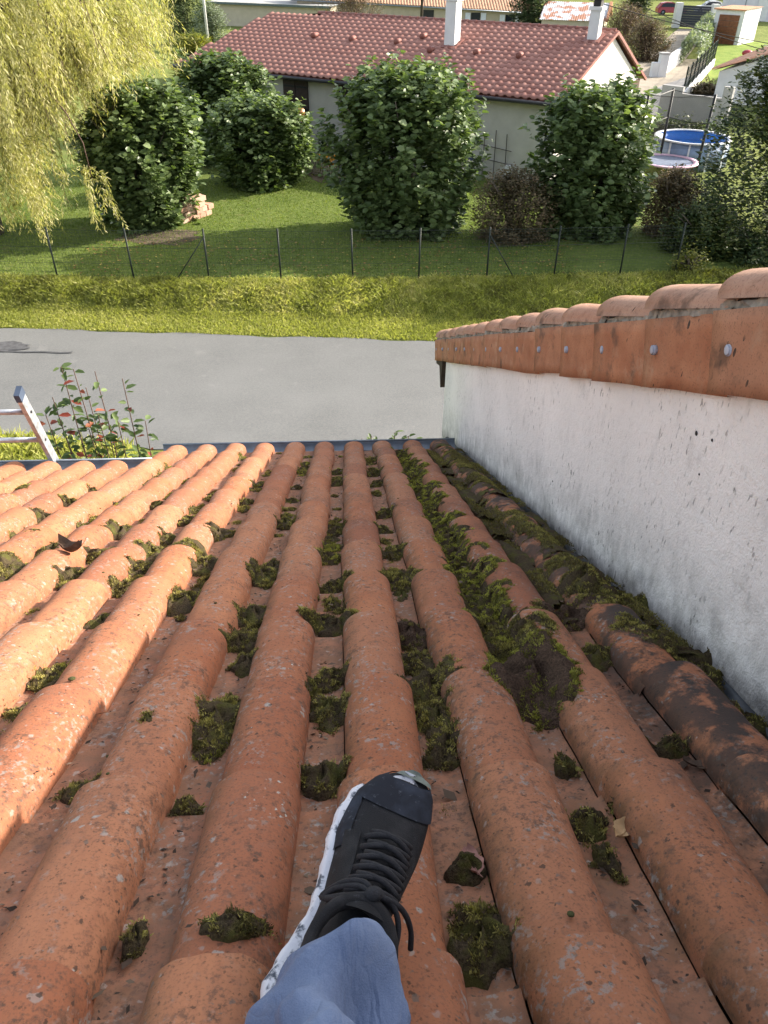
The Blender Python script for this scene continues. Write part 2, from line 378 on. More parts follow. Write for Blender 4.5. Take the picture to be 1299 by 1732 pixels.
# low neighbour ground on the near side of the road
def blades(name, n, region, m, h=(.15, .4), w=.02, label='', zf=ground_z, tonef=None, lean=.5, keep=None, hf=None):
    P = region(n)
    if keep is not None: P = P[keep(P)]
    n = len(P); z = np.array([zf(x, y) for x, y in P])
    ang = rng.uniform(0, 2*pi, n); H = rng.uniform(h[0], h[1], n)*(np.clip(hf(P), .25, 2) if hf else 1)
    dx, dy = np.cos(ang), np.sin(ang); la = rng.uniform(0, 2*pi, n); L = rng.uniform(.1, lean, n)*H
    B = np.c_[P[:, 0], P[:, 1], z-.01]
    s_ = w*rng.uniform(.6, 1.4, n)
    a1 = B+np.c_[dx*s_, dy*s_, 0*z]; a2 = B-np.c_[dx*s_, dy*s_, 0*z]; mid = np.c_[np.cos(la)*L*.4, np.sin(la)*L*.4, H*.6]
    tp = B+np.c_[np.cos(la)*L, np.sin(la)*L, H]; m1 = B+mid+np.c_[dx*s_, dy*s_, 0*z]*.9
    V = np.stack([a1, a2, tp, m1], 1).reshape(-1, 3); i = np.arange(n)*4
    F = np.concatenate([np.stack([i, i+1, i+2, i+3], 1)]); F2 = None
    tn = tonef(P) if tonef else rng.uniform(0, 1, n)
    tn = np.repeat(np.clip(tn+rng.normal(0, .16, n), 0, 1), 4)
    return single(name, V, F, m, (0, 0, 0), True, tn, label=label, kind='stuff')
def smooth_noise(P, s, seed):
    r = np.random.default_rng(seed); v = 0
    for k in range(7):
        a = r.uniform(0, 2*pi); f = s*r.uniform(.6, 1.9); v = v+np.sin((P[:, 0]*cos(a)+P[:, 1]*sin(a))*f+r.uniform(0, 6.28))
    return v/7
def strip(y0f, y1f, x0, x1):
    def f(n):
        x = rng.uniform(x0, x1, n); t_ = rng.uniform(0, 1, n); ya = np.array([y0f(v) for v in x]); yb = np.array([y1f(v) for v in x])
        return np.c_[x, ya+(yb-ya)*t_]
    return f
blades('short_verge_grass', 60000, strip(lambda x: road_far(x)+.02, lambda x: road_far(x)+1.25, -13, 11), GRASS, (.03, .10), .012, 'short bright grass on the verge edge along the road', tonef=lambda P: .58+.3*smooth_noise(P, 2.2, 3), lean=1.2)
blades('tall_verge_grass', 120000, strip(lambda x: road_far(x)+.6, lambda x: fence_y(x)+.05, -13, 13), GRASS, (.05, .19), .014, 'tall rough yellowing grass on the bank below the wire fence', tonef=lambda P: .50+.55*smooth_noise(P, 2.2, 5)+.35*smooth_noise(P, 9, 6), lean=1.3, hf=lambda P: (1+.45*smooth_noise(P, 5, 8))*np.clip((P[:, 1]-18.83+.105*P[:, 0]-.6)/1.1, .25, 1))
blades('lawn_grass_tufts', 60000, strip(lambda x: fence_y(x), lambda x: 33, -12, 7), LAWNB, (.02, .07), .014, 'short mown grass blades over the shaded back lawn', zf=lambda x, y: .456, tonef=lambda P: .5+.35*smooth_noise(P, 1.6, 9), lean=1.0)
blades('near_verge_weeds', 16000, strip(lambda x: road_near(x)-3.5, lambda x: road_near(x)-.05, -11, -4.3), GRASS, (.05, .30), .014, 'weeds and grass on the near side of the road below the ladder', tonef=lambda P: .6+.5*smooth_noise(P, 3, 11), lean=1.1)
# fallen leaves on the lawn
n = 900; P = np.c_[rng.uniform(-8, 8, n), rng.uniform(21.4, 25.5, n)]
n2 = n; a = rng.uniform(0, 2*pi, n2); s_ = rng.uniform(.02, .05, n2)
Z = np.array([ground_z(x, y) for x, y in P]); Z = np.where(P[:, 1] > 22, .47, Z)+.03
c, s1 = np.cos(a)*s_, np.sin(a)*s_
V = np.stack([np.c_[P[:, 0]+c, P[:, 1]+s1, Z+.01], np.c_[P[:, 0]-s1, P[:, 1]+c, Z+.02], np.c_[P[:, 0]-c, P[:, 1]-s1, Z], np.c_[P[:, 0]+s1, P[:, 1]-c, Z+.02]], 1).reshape(-1, 3)
i = np.arange(n)*4; DRYL = leaf_mat('dry_leaves', (.14, .07, .03), (.30, .17, .06), (.45, .36, .10), .2, .8)
single('fallen_leaves', V, np.stack([i, i+1, i+2, i+3], 1), DRYL, (0, 0, 0), False, np.repeat(rng.uniform(0, 1, n), 4), label='scattered dry leaves fallen on the grass by the fence', kind='stuff')

# ------------------------------------------------------------------ foliage
def norm(a): return a/(np.linalg.norm(a, axis=-1, keepdims=True)+1e-9)
def leaf_arrays(P, ax, nr, L, W, tone, pts=6):
    n = len(P); ax = norm(ax); sd_ = norm(np.cross(ax, nr)); nr = np.cross(sd_, ax)
    L = np.asarray(L).reshape(-1, 1)*np.ones((n, 1)); W = np.asarray(W).reshape(-1, 1)*np.ones((n, 1))
    if pts == 4:
        V = np.stack([P, P+ax*L*.45+sd_*W*.5-nr*W*.08, P+ax*L-nr*L*.1, P+ax*L*.45-sd_*W*.5-nr*W*.08], 1).reshape(-1, 3)
        i = np.arange(n)*4; F = np.stack([i, i+1, i+2, i+3], 1); return V, F, np.repeat(tone, 4)
    V = np.stack([P, P+ax*L*.30+sd_*W*.5+nr*W*.14, P+ax*L*.72+sd_*W*.38+nr*W*.08-nr*L*.05, P+ax*L-nr*L*.16,
                  P+ax*L*.72-sd_*W*.38+nr*W*.08-nr*L*.05, P+ax*L*.30-sd_*W*.5+nr*W*.14], 1).reshape(-1, 3)
    i = np.arange(n)*6; F = np.concatenate([np.stack([i, i+1, i+2, i+3], 1), np.stack([i, i+3, i+4, i+5], 1)])
    return V, F, np.repeat(tone, 6)
def cat(arrs):
    V = []; F = []; T = []; b = 0
    for v, f, t_ in arrs: V.append(v); F.append(f+b); T.append(t_); b += len(v)
    return np.concatenate(V), np.concatenate(F), np.concatenate(T)
def shrub(name, label, category, T, Lp, Rp, m, shoots=900, per=24, ll=.16, base=None, group=None, ry=None, up=.9, bare=0.0, prof=(.70, .66), zb=.45, crown='crown', stems=9, jag=.9, seed=1, ratio=.72, shootlen=1.1):
    r = np.random.default_rng(seed)
    cx, cy = (Lp[0]+Rp[0])/2, Lp[1]; rx = abs(Rp[0]-Lp[0])/2; H = T[2]-zb; ry = ry or rx*.85
    root = thing(name, label, category, (cx, cy, zb), group)
    def radius(zn, th):
        if m is HAZEL: return np.interp(zn, [0, .12, .35, .6, .8, .93, 1], [.50, .70, .92, 1, .92, .70, .42])*(1+.10*np.sin(3*th+seed+zn*3)+.09*np.sin(5*th+zn*8+seed*2)+.08*np.sin(9*th+zn*13+seed))
        b = prof[0]+(1-prof[0])*np.sin(pi*np.clip(zn, 0, 1)**.85)
        top = np.sqrt(np.clip(1-np.clip((zn-prof[1])/(1-prof[1]), 0, 1)**2.2, 0.02, 1))
        lob = 1+.11*np.sin(3*th+seed+zn*3)+.10*np.sin(5*th+zn*8+seed*2)+.09*np.sin(9*th+zn*13+seed)
        return b*top*lob
    th = r.uniform(0, 2*pi, shoots); zn = r.beta(1.15, 1.0, shoots)*.95+.05
    rho = np.where(r.uniform(0, 1, shoots) < .8, r.uniform(.80, 1.0, shoots), r.uniform(.3, .8, shoots))
    # fill the top evenly too
    topm = r.uniform(0, 1, shoots) < .22
    zn = np.where(topm, r.uniform(.78, 1.0, shoots), zn); rho = np.where(topm, np.sqrt(r.uniform(0, 1, shoots)), rho)
    R_ = radius(zn, th)*rho
    tx = (T[0]-cx)*np.clip(zn-.6, 0, 1)
    tip = np.c_[cx+tx+rx*R_*np.cos(th), cy+ry*R_*np.sin(th), zb+H*zn*r.normal(1, .03, shoots)]
    out = np.c_[np.cos(th)*R_, np.sin(th)*R_, np.zeros(shoots)]
    d = norm(out*.75+np.array([0, 0, 1.0])*up+r.normal(0, .22, (shoots, 3)))
    SLn = shootlen*r.uniform(.5, 1.25, shoots)*(1+jag*(r.uniform(0, 1, shoots) > .85))
    extra = (r.uniform(0, 1, shoots) > .88)*r.uniform(0, .5, shoots)*jag
    tip = tip+d*extra[:, None]
    n = shoots*per
    k = np.repeat(np.arange(shoots), per); s = np.tile(np.linspace(0, 1, per), shoots)+r.uniform(-.02, .02, n)
    P = tip[k]-d[k]*(SLn[k]*s)[:, None]+r.normal(0, .035, (n, 3))*(1+s[:, None]*2)
    ang = r.uniform(0, 2*pi, n); side = np.c_[np.cos(ang), np.sin(ang), r.uniform(-.25, .45, n)]
    ax = norm(side+d[k]*.35)
    nr = norm(np.c_[r.normal(0, .35, n), r.normal(0, .35, n), np.ones(n)]+out[k]*.55)
    tone = np.clip(.45+.2*smooth_noise(P, 2.0, seed)+r.normal(0, .22, n)+(1-s)*.18-.10*(rho[k] < .78), 0, 1)
    yel = r.uniform(0, 1, n) > .985; tone = np.where(yel, 1, tone)
    P[:, 2] = np.maximum(P[:, 2], zb+.03)
    Lf = ll*r.uniform(.6, 1.25, n)
    keep = r.uniform(0, 1, n) > bare
    V, F, tn = leaf_arrays(P[keep], ax[keep], nr[keep], Lf[keep], Lf[keep]*ratio, tone[keep], 6 if m is HAZEL and shoots > 400 else 4)
    part(crown, V, F, m, root, False, tn)
    mb = MB()
    for q in range(stems):
        a = r.uniform(0, 2*pi); o = r.uniform(.25, .85)
        p0 = np.array([cx+.18*rx*cos(a)*r.uniform(.2, 1), cy+.18*ry*sin(a), zb-.05]); p2 = np.array([cx+rx*o*cos(a), cy+ry*o*sin(a), zb+H*r.uniform(.6, .92)])
        p1 = (p0+p2)/2+np.array([-.15*rx*cos(a), -.15*ry*sin(a), .1*H]); mb.tube([p0, p1, p2], [.05, .035, .012], 6)
    if bare > .25:
        for q in range(0, shoots, 2): mb.tube([tip[q]-d[q]*SLn[q], tip[q]+d[q]*.15], [.012, .006], 3, False)
    mb.part('stem', BARK if bare < .25 else TWIG, root, True)
    return root
G_HZ = None
shrub('hazel_bush', 'large rounded hazel bush in the centre hiding most of the pale house wall', 'bush', (2.10,26.40,5.30), (-0.28,26.40,2.96), (4.65,26.40,3.12), HAZEL, 950, 21, .23, seed=3)
shrub('hazel_bush', 'open topped hazel bush before the gable of the red roofed house', 'bush', (7.84,26.00,4.80), (6.18,26.00,2.91), (10.20,26.00,2.90), HAZEL, 740, 21, .23, seed=4, jag=1.1)
shrub('hazel_bush', 'dark hazel bush beside the brick stack, partly under the willow', 'bush', (-5.48,27.50,4.57), (-8.67,27.50,2.30), (-4.56,27.50,2.29), HAZEL, 780, 21, .22, seed=5)
shrub('hazel_bush', 'round hazel bush standing alone on the sunny lawn left of centre', 'bush', (-2.93,32.50,3.53), (-5.24,32.50,1.80), (-1.09,32.50,1.79), HAZEL, 700, 20, .22, seed=6)
shrub('hazel_bush', 'hazel bush farther back between the willow and the red roof', 'bush', (-4.58,36.00,4.47), (-6.72,36.00,2.44), (-2.60,36.00,2.44), HAZEL, 600, 19, .23, seed=7)
shrub('brown_shrub', 'low reddish brown shrub between the two big hazels at the wire fence', 'shrub', (5.44,25.60,2.60), (4.16,25.60,1.44), (7.06,25.60,1.42), BROWNB, 800, 26, .10, seed=8, bare=.15, ratio=.5, jag=.3)
shrub('brown_shrub', 'rusty topped shrub in front of the blue pool', 'shrub', (10.76,26.00,2.49), (9.95,26.00,1.30), (12.16,26.00,1.28), BROWNB, 700, 24, .11, seed=9, bare=.1, ratio=.5, jag=.3)
shrub('laurel_tree', 'tall dark laurel tree at the right edge behind the clay verge tiles', 'tree', (13.04,25.00,6.54), (11.36,25.00,2.45), (17.29,25.00,2.43), LAUREL, 1600, 22, .20, seed=10, ratio=.42, up=.6, prof=(.75, .25), ry=3.0)
shrub('dark_green_shrub', 'dense dark green shrub at the foot of the laurel tree', 'shrub', (10.94,24.00,1.84), (10.08,24.00,0.95), (12.61,24.00,0.93), LAUREL, 700, 24, .13, seed=11, ratio=.42)
shrub('dark_green_shrub', 'shaded evergreen shrub just beyond the clay verge tiles at right', 'shrub', (12.57,23.40,1.12), (11.56,23.40,0.40), (14.51,23.40,0.37), LAUREL, 600, 24, .13, seed=12, ratio=.42)
shrub('yellowish_bush', 'small yellow green bush above the clay verge tiles, right of the wire fence', 'bush', (10.14,22.30,1.05), (9.74,22.30,0.61), (10.97,22.30,0.60), YELLOWG, 130, 20, .11, seed=13, ratio=.45, jag=1)
shrub('low_shrub', 'small dark shrub squeezed behind the brown shrub at the fence', 'shrub', (7.41,26.00,1.68), (6.63,26.00,0.94), (8.52,26.00,0.92), LAUREL, 380, 20, .12, seed=14, ratio=.5)
shrub('garden_plant', 'leafy flowering plant in the bed by the shuttered window', 'plant', (-0.65,35.50,1.74), (-1.12,35.50,1.17), (0.01,35.50,1.17), HAZEL, 120, 18, .12, seed=15, stems=3)
shrub('garden_plant', 'low yellowish plant behind the little picket fence', 'plant', (-0.56,34.20,1.17), (-0.91,34.20,0.87), (-0.08,34.20,0.87), YELLOWG, 80, 16, .10, seed=16, stems=3)
shrub('pool_hedge', 'dark low hedge between the pool and the grey block wall', 'hedge', (16.56,42.00,1.00), (15.74,42.00,0.56), (18.50,42.00,0.56), LAUREL, 500, 18, .16, seed=17, prof=(.95, .8), ry=.7, ratio=.5, stems=4)
shrub('garden_bush', 'little green bush at the right end of the pool hedge', 'bush', (18.18,40.50,1.21), (17.84,40.50,0.84), (18.96,40.50,0.84), HAZEL, 150, 16, .14, seed=18, stems=3)
shrub('wall_bush', 'green and rust coloured bush beside the fence on the white wall', 'bush', (23.25,54.00,1.02), (22.37,54.00,0.42), (24.18,54.00,0.42), BROWNB, 300, 18, .16, seed=19, stems=3)
shrub('bare_bush', 'bare brown bush beyond the right gable at the pale driveway', 'bush', (23.98,70.00,3.35), (22.74,70.00,1.36), (26.57,70.00,1.37), BROWNB, 700, 20, .20, seed=20, bare=.5, ratio=.4, stems=8, shootlen=1.8)
shrub('bare_bush', 'leafless twiggy bush behind the end chimney', 'bush', (25.68,82.00,3.58), (23.88,82.00,1.53), (29.12,82.00,1.55), BROWNB, 700, 18, .22, seed=21, bare=.62, ratio=.4, stems=8, shootlen=2.2)
shrub('bare_bush', 'pale brown bush behind the left end of the main ridge', 'bush', (1.44,84.00,4.67), (-1.82,84.00,3.09), (4.66,84.00,3.12), BROWNB, 700, 18, .20, seed=22, bare=.45, ratio=.4, stems=6, shootlen=1.8)
shrub('roadside_bush', 'green bush on the bank left of the pale driveway', 'bush', (27.82,78.00,1.36), (26.94,78.00,0.55), (29.60,78.00,0.56), CONIF, 260, 18, .22, seed=23, ratio=.4)
shrub('conifer', 'dark green conifer in front of the long cream house', 'tree', (18.22,88.00,6.20), (16.77,88.00,2.45), (21.00,88.00,2.47), CONIF, 900, 18, .36, seed=24, ratio=.3, up=.25, prof=(.9, .3), shootlen=1.6)
shrub('conifer', 'dark conifer screen at the left beside the grey roofed shed', 'tree', (-13.18,80.00,6.60), (-15.44,80.00,2.42), (-11.17,80.00,2.44), CONIF, 1000, 18, .30, seed=25, ratio=.25, up=1.2, prof=(.9, .6), shootlen=1.8)
shrub('conifer', 'pale green conifer just left of the shed wall', 'tree', (-10.33,76.00,3.76), (-11.97,76.00,2.32), (-9.05,76.00,2.34), HEDGE, 500, 18, .26, seed=26, ratio=.22, up=1.2, prof=(.9, .6), shootlen=1.6)
shrub('roadside_conifer', 'dark conifer at the top behind the bare bushes', 'tree', (30.64,95.00,6.09), (30.12,95.00,2.55), (32.96,95.00,2.56), CONIF, 500, 18, .42, seed=27, ratio=.3, up=.3, prof=(.9, .3), shootlen=1.8)
shrub('maize_patch', 'patch of bright green maize left of the red roof', 'crop', (-9.54,60.00,2.96), (-11.00,60.00,2.29), (-8.27,60.00,2.30), YELLOWG, 260, 16, .5, seed=28, ratio=.14, up=1.3, stems=3, prof=(.95, .8))
# far wood along the top edge
r = np.random.default_rng(99); arrs = []
for q in range(46):
    X0 = -70+q*3.6+r.uniform(-1, 1); Y0 = 150+r.uniform(-4, 6); n = 900; d = norm(r.normal(0, 1, (n, 3))); R0_ = np.array([3.6, 2.8, r.uniform(3.5, 6)])
    P = np.array([X0, Y0, .45+R0_[2]*.9])+d*R0_*r.uniform(.8, 1, (n, 1)); P[:, 2] = np.maximum(P[:, 2], .5)
    arrs.append(leaf_arrays(P, norm(r.normal(0, 1, (n, 3))), norm(r.normal(0, .5, (n, 3))+d), r.uniform(.5, .9, n), r.uniform(.4, .7, n), np.clip(r.normal(.35, .2, n)+.3*sin(q*2.2), 0, 1), 4))
V, F, tn = cat(arrs); single('far_wood', V, F, CONIF, (0, 0, 0), False, tn, label='dark line of woodland behind the parked cars', kind='stuff')
# grey green hedge along the driveway
def hedge(name, label, A, B, h, w, m, n, ll, seed):
    r = np.random.default_rng(seed); A = np.array(A); B = np.array(B); L = np.linalg.norm(B-A); d = (B-A)/L; p = np.array([-d[1], d[0]])
    t_ = r.uniform(0, 1, n); a = r.uniform(-.1, pi+.1, n); rr = r.uniform(.82, 1.05, n); sq = np.abs(np.cos(a))**.5*np.sign(np.cos(a)); sz = np.abs(np.sin(a))**.5
    P = np.c_[A[0]+d[0]*L*t_+p[0]*w*sq*rr, A[1]+d[1]*L*t_+p[1]*w*sq*rr, .45+h*sz*rr*(1+.06*np.sin(t_*40))]
    dirn = norm(np.c_[p[0]*sq, p[1]*sq, sz]+r.normal(0, .5, (n, 3)))
    V, F, tn = leaf_arrays(P, norm(r.normal(0, 1, (n, 3))), dirn, ll*r.uniform(.6, 1.3, n), ll*.6, np.clip(r.normal(.6, .25, n), 0, 1), 4)
    return single(name, V, F, m, (A[0], A[1], .45), False, tn, label=label, cat='hedge')
hedge('clipped_hedge', 'clipped grey green hedge running up beside the driveway to the garage', (27.24,67.45), (37.86,90.41), 1.7, .75, HEDGE, 9000, .26, 31)

# weeping willow
def willow():
    r = np.random.default_rng(41)
    bx, by = -11.6, 26.4
    root = thing('weeping_willow', 'big yellowing weeping willow filling the top left corner', 'tree', (bx, by, .45))
    mb = MB(); mb.tube([(bx, by, .3), (bx+.15, by, 2.2), (bx+.35, by-.2, 4.4), (bx+.5, by-.2, 6.3)], [.46, .36, .30, .24], 10); mb.part('trunk', BARK, root, True)
    lm = MB(); starts = []
    cx, cy = bx+.2, by-.6
    for q in range(46):
        a = r.uniform(0, 2*pi) if q > 26 else r.uniform(-1.9, .9); ro = r.uniform(1.2, 5.6)
        if abs(((a+pi) % (2*pi))-pi) < .9: ro = min(ro, 5.1)
        z = 9.6-.10*ro*ro+r.uniform(-1.6, .5)
        end = np.array([cx+ro*cos(a), cy+ro*sin(a)*.95, z]); st = np.array([bx+.4, by-.2, r.uniform(3.6, 6.2)])
        mid = (st+end)/2+np.array([0, 0, 1.3]); cur = [st*(1-s)**2+2*mid*s*(1-s)+end*s*s for s in np.linspace(0, 1, 7)]
        lm.tube(cur, [.14, .12, .10, .07, .05, .035, .02], 5, False)
        for s in np.linspace(.45, 1, 6):
            c0 = st*(1-s)**2+2*mid*s*(1-s)+end*s*s
            cc = c0+r.normal(0, .40, 3)*np.array([1, 1, .7]); bt = r.normal(.55, .22)
            for w in range(8): starts.append((cc+r.normal(0, .13, 3), a, bt))
    lm.part('limb', BARK, root, True)
    # extra strands in curtains on the near and right side
    arrs = []; sm = MB()
    def strand(p, out, L, z_end, dens=24, bt=None, sway=None):
        n = int(L*dens); s = np.linspace(0, 1, max(n, 8)); n = len(s)
        amp = r.uniform(.7, 1.3); sway = (r.normal(0, .18, 2) if sway is None else sway+r.normal(0, .07, 2))
        x = p[0]+out[0]*amp*(1-np.exp(-2.6*s))+sway[0]*s*s*1.6; y = p[1]+out[1]*amp*(1-np.exp(-2.6*s))+sway[1]*s*s*1.6
        z = p[2]+.25*np.sin(np.minimum(s*6, pi))-L*s**1.35
        C = np.c_[x, y, z]; T_ = norm(np.gradient(C, axis=0))
        ang = r.uniform(0, 2*pi, n); sidev = np.c_[np.cos(ang), np.sin(ang), 0*ang]
        ax = norm(T_*.8+sidev*.7+np.array([0, 0, -.35])); nr = norm(r.normal(0, 1, (n, 3))+np.array([0, 0, .5]))
        LL = r.uniform(.10, .19, n); base = np.clip((r.normal(.55, .22) if bt is None else bt+r.normal(0, .1))+.0*s, 0, 1)
        tone = np.clip(base+r.normal(0, .18, n)+.22*s, 0, 1)
        arrs.append(leaf_arrays(C+r.normal(0, .02, (n, 3)), ax, nr, LL, LL*.20, tone, 4))
        return C
    cnt = 0
    for (p, a, bt) in starts:
        if p[2] < 3: continue
        out = np.array([cos(a), sin(a)])
        right = (p[0] > -9.3)
        zmin = r.uniform(3.6, 6.0) if right else r.uniform(1.5, 5.0)
        if p[0] > -8.0: zmin = r.uniform(5.1, 6.4)
        L = max(.8, min(p[2]-zmin, r.uniform(1.6, 5.5)))
        C = strand(p, out, L, zmin, bt=bt); cnt += 1
        if cnt % 5 == 0: sm.tube(C[::6], .008, 3, False)
    # front curtain hanging low over the fence corner
    for q in range(420):
        if q % 10 == 0: bu, by_, btop, bbt, bz, bsw = r.uniform(0, 1), 23.0+r.uniform(-.7, 1.6), r.uniform(3.8, 6.6), r.normal(.55, .24), abs(r.normal(0, .7)), r.normal(0, .2, 2)
        u = np.clip(bu+r.normal(0, .02), 0, 1); x = -13.2+4.9*u+r.normal(0, .1); y = by_+r.normal(0, .12); top = btop-u*.6+r.normal(0, .15)
        zmin = 1.0+2.2*abs(u-.80)*1.2+bz+abs(r.normal(0, .25))+(1.2 if u > .93 else 0)
        strand(np.array([x, y, top]), np.array([.35*u, -.35]), max(.8, top-zmin), zmin, bt=bbt, sway=bsw)
    for q in range(520):                                   # upper right curtain
        if q % 9 == 0: ba, bro, bbt, btop, bz, bsw = r.uniform(-1.0, .6), r.uniform(3.6, 6.4), r.normal(.58, .22), r.uniform(6.0, 8.6), r.uniform(3.9, 6.0), r.normal(0, .22, 2)
        a = ba+r.normal(0, .02); ro = bro+r.normal(0, .14); x, y = cx+ro*cos(a), cy+ro*sin(a)
        top = btop-.25*max(0, ro-4.8)+r.normal(0, .12); zmin = bz+.5+r.normal(0, .3)+.40*max(0, x+8.5)
        strand(np.array([x, y, top]), np.array([cos(a)*.8, sin(a)*.5]), max(.8, top-zmin), zmin, bt=bbt, sway=bsw)
    for q in range(16):                                    # the lone spray in front of the hazel
        strand(np.array([-6.85+r.normal(0, .22), 22.9+r.normal(0, .12), 3.0+r.normal(0, .15)]), np.array([r.normal(0, .3), r.normal(0, .2)]), r.uniform(.8, 1.35), 1.5, 34)
    sm.tube([(-8.2, 23.3, 6.0), (-7.2, 23.0, 4.6), (-6.9, 22.9, 3.9), (-6.85, 22.9, 2.9)], [.03, .02, .015, .01], 4)
    sm.part('twig', TWIG, root, True)
    V, F, tn = cat(arrs); part('foliage', V, F, WILLOW, root, False, tn)
willow()

# ------------------------------------------------------------------ wire fence
fr = thing('wire_fence', 'dark green wire mesh fence on thin posts along the lawn above the verge', 'fence', (0, 21.85, .4))
posts_x = [-12.3, -10.25, -8.2, -6.0, -3.85, -1.78, .29, 2.2, 4.2, 6.2, 8.2, 9.9]
def gz(x): return ground_z(x, fence_y(x))
for x in posts_x:
    mb = MB(); ln = random.uniform(-.03, .03); mb.tube([(x, fence_y(x), gz(x)-.15), (x+ln, fence_y(x), gz(x)+1.48)], .026, 8); mb.part('post', METAL_DK, fr, True)
for x, dx in ((-3.85, -1.0), (4.2, .85)):
    mb = MB(); mb.tube([(x, fence_y(x)-.02, gz(x)+1.25), (x+dx, fence_y(x)-.04, gz(x)-.05)], .017, 6); mb.part('brace', METAL_DK, fr, True)
for h in (.05, .5, .95, 1.42):
    mb = MB(); xs_ = np.arange(-12.3, 10, .7); mb.tube([(x, fence_y(x)-.03, gz(x)+h+.01*sin(x*3)) for x in xs_], .0045, 4); mb.part('tension_wire', WIRE, fr)
mb = MB()
for x in np.arange(-12.3, 9.9, .10): mb.box((x, fence_y(x)-.03, gz(x)+.74), np.eye(3), (.0016, .0016, .69))
for h in np.arange(.15, 1.42, .10):
    for x in np.arange(-12.3, 9.9, .74): mb.box((x+.37, fence_y(x+.37)-.03, gz(x)+h), np.eye(3), (.37, .0016, .0016))
o = mb.part('wire_mesh', WIRE, fr); o['kind'] = 'stuff'

# brick stack under the left hazel
t = NT('pink_brick', .9, .2); t.color(t.mix(t.math('MULTIPLY', t.rand(), 1.0), t.mix(t.ramp(t.noise(12, 5), .3, .7), (.42, .22, .15), (.50, .30, .22)), (.55, .38, .29))); t.bump(t.noise(60, 4), .004); BRK = t.m
bs = thing('brick_stack', 'small stack of pale terracotta bricks on the lawn beside the left hazel', 'bricks', (-5.0, 28.0, .45))
for k in range(5):
    for j in range(5-k//2):
        for i in range(2):
            if k == 4 and j in (0, 3): continue
            mb = MB(); a = radians(52)+random.uniform(-.12, .12); A = [(cos(a), sin(a), 0), (-sin(a), cos(a), 0), (0, 0, 1)]
            c = np.array([-5.25, 27.9, .45+.085+k*.172])+np.array(A[0])*(j*.29-.45+random.uniform(-.03, .03)+(.14 if k % 2 else 0))+np.array(A[1])*(i*.24-.1+random.uniform(-.03, .03))
            mb.box(c, A, (.135, .108, .078)); mb.part('brick', BRK, bs)

# ------------------------------------------------------------------ red roofed house
HA = radians(33); E1 = np.array([-cos(HA), sin(HA), 0]); E2 = np.array([sin(HA), cos(HA), 0]); Z3 = np.array([0, 0, 1.0])
R0 = np.array([8.09, 31.49, 3.53]); RS = 1.77/6.2
def HQ(k, d, z=0.0): return R0+E1*k+E2*d+Z3*z
HOUSEW = wall_material('pale_render', (.52, .50, .46), False, .004, 14)
rh = thing('red_roofed_house', 'long pale house with a red tiled roof and two white chimneys', 'house', tuple(HQ(9, 6)-np.array([0, 0, 3.08])))
WH = .45-3.53-.1
mb = MB()
A, B = .07, 17.3; D0, D1_ = .45, 11.9
zt0 = D0*RS-.10; zr = 6.2*RS-.12; ztf = -.62
pts_low = [HQ(A, D0, WH), HQ(B, D0, WH), HQ(B, D1_, WH), HQ(A, D1_, WH)]; pts_top = [HQ(A, D0, zt0), HQ(B, D0, zt0), HQ(B, D1_, ztf-.02), HQ(A, D1_, ztf-.02)]
rg = [HQ(A, 6.2, zr), HQ(B, 6.2, zr-.3)]
mb.add(pts_low+pts_top+rg, [(0, 1, 5, 4), (2, 3, 7, 6), (3, 0, 4, 8, 7), (1, 2, 6, 9, 5)])
mb.part('wall', HOUSEW, rh)
t = NT('red_roof_tiles', .7, .35); r_ = t.rand()
c_ = t.mix(t.math('MULTIPLY', r_, .8), (.30, .135, .105), (.40, .205, .165)); c_ = t.mix(t.ramp(t.noise(.9, 5), .5, .7, 0, .5), c_, (.29, .12, .09)); c_ = t.mix(t.ramp(t.noise(20, 5), .5, .7, 0, .3), c_, (.22, .10, .08)); t.color(c_); REDT = t.m
REDDK = simple('dark_red_clay', (.22, .085, .065), .6, .2, 5)
def tile_small(w, l, hh, th=.035, n=7):
    V = []; zs = [0, hh*.75, hh, hh*.75, 0, -.0, 0]; xs_ = [0, .14, .30, .46, .60, .80, 1.02]
    for y in (0, l*1.06):
        for x, z in zip(xs_, zs): V.append((x*w, y, z+(th if y == 0 else .0)))
    for x, z in zip(xs_, zs): V.append((x*w, -.002, z-.012))
    F = [(i, i+1, i+8, i+7) for i in range(6)]+[(14+i, 15+i, i+1, i) for i in range(6)]
    return V, F
TW, TL = .33, .385
tv, tf = tile_small(TW, TL, .052)
sdir = norm(E2+Z3*RS); nrm = np.cross(-E1, sdir)
Mrot = Matrix([[*(-E1),], [*sdir,], [*nrm,]]).transposed().to_4x4()
tme = make_mesh('roof_tile', tv, tf, REDT, True)
cells = []
for i in range(57):
    for j in range(17):
        k = 18.7-i*TW                       # left to right
        rows = 17 if k < 14.6 else 16
        if j >= rows or k > 18.75-.075*j: continue
        p = R0+E1*k+sdir*(j*TL)+nrm*.03; cells.append((np.linalg.norm(p-CAM), tuple(p)))
cells.sort(); rl = wloc(rh)
for q, (dd, p) in enumerate(cells[:300]):
    o = link('roof_tile', tme, rh, M=Matrix.Translation(Vector(np.array(p)-rl)+Vector((0, 0, random.uniform(-.004, .004)))) @ Mrot)
mb = MB(); Mr = np.array(Mrot)[:3, :3]
for dd, p in cells[300:]:
    mb.add([Mr @ np.array(v)+np.array(p) for v in tv], tf)
o = mb.part('roof_tile_field', REDT, rh, True); o['kind'] = 'stuff'
mb = MB()                                   # deck and the hidden far slope
mb.add([HQ(0, 0, -.03), HQ(18.7, 0, -.03), HQ(17.5, 6.0, 1.60), HQ(14.6, 6.0, 1.68), HQ(0, 6.2, 1.72)], [(0, 1, 2, 3, 4)])
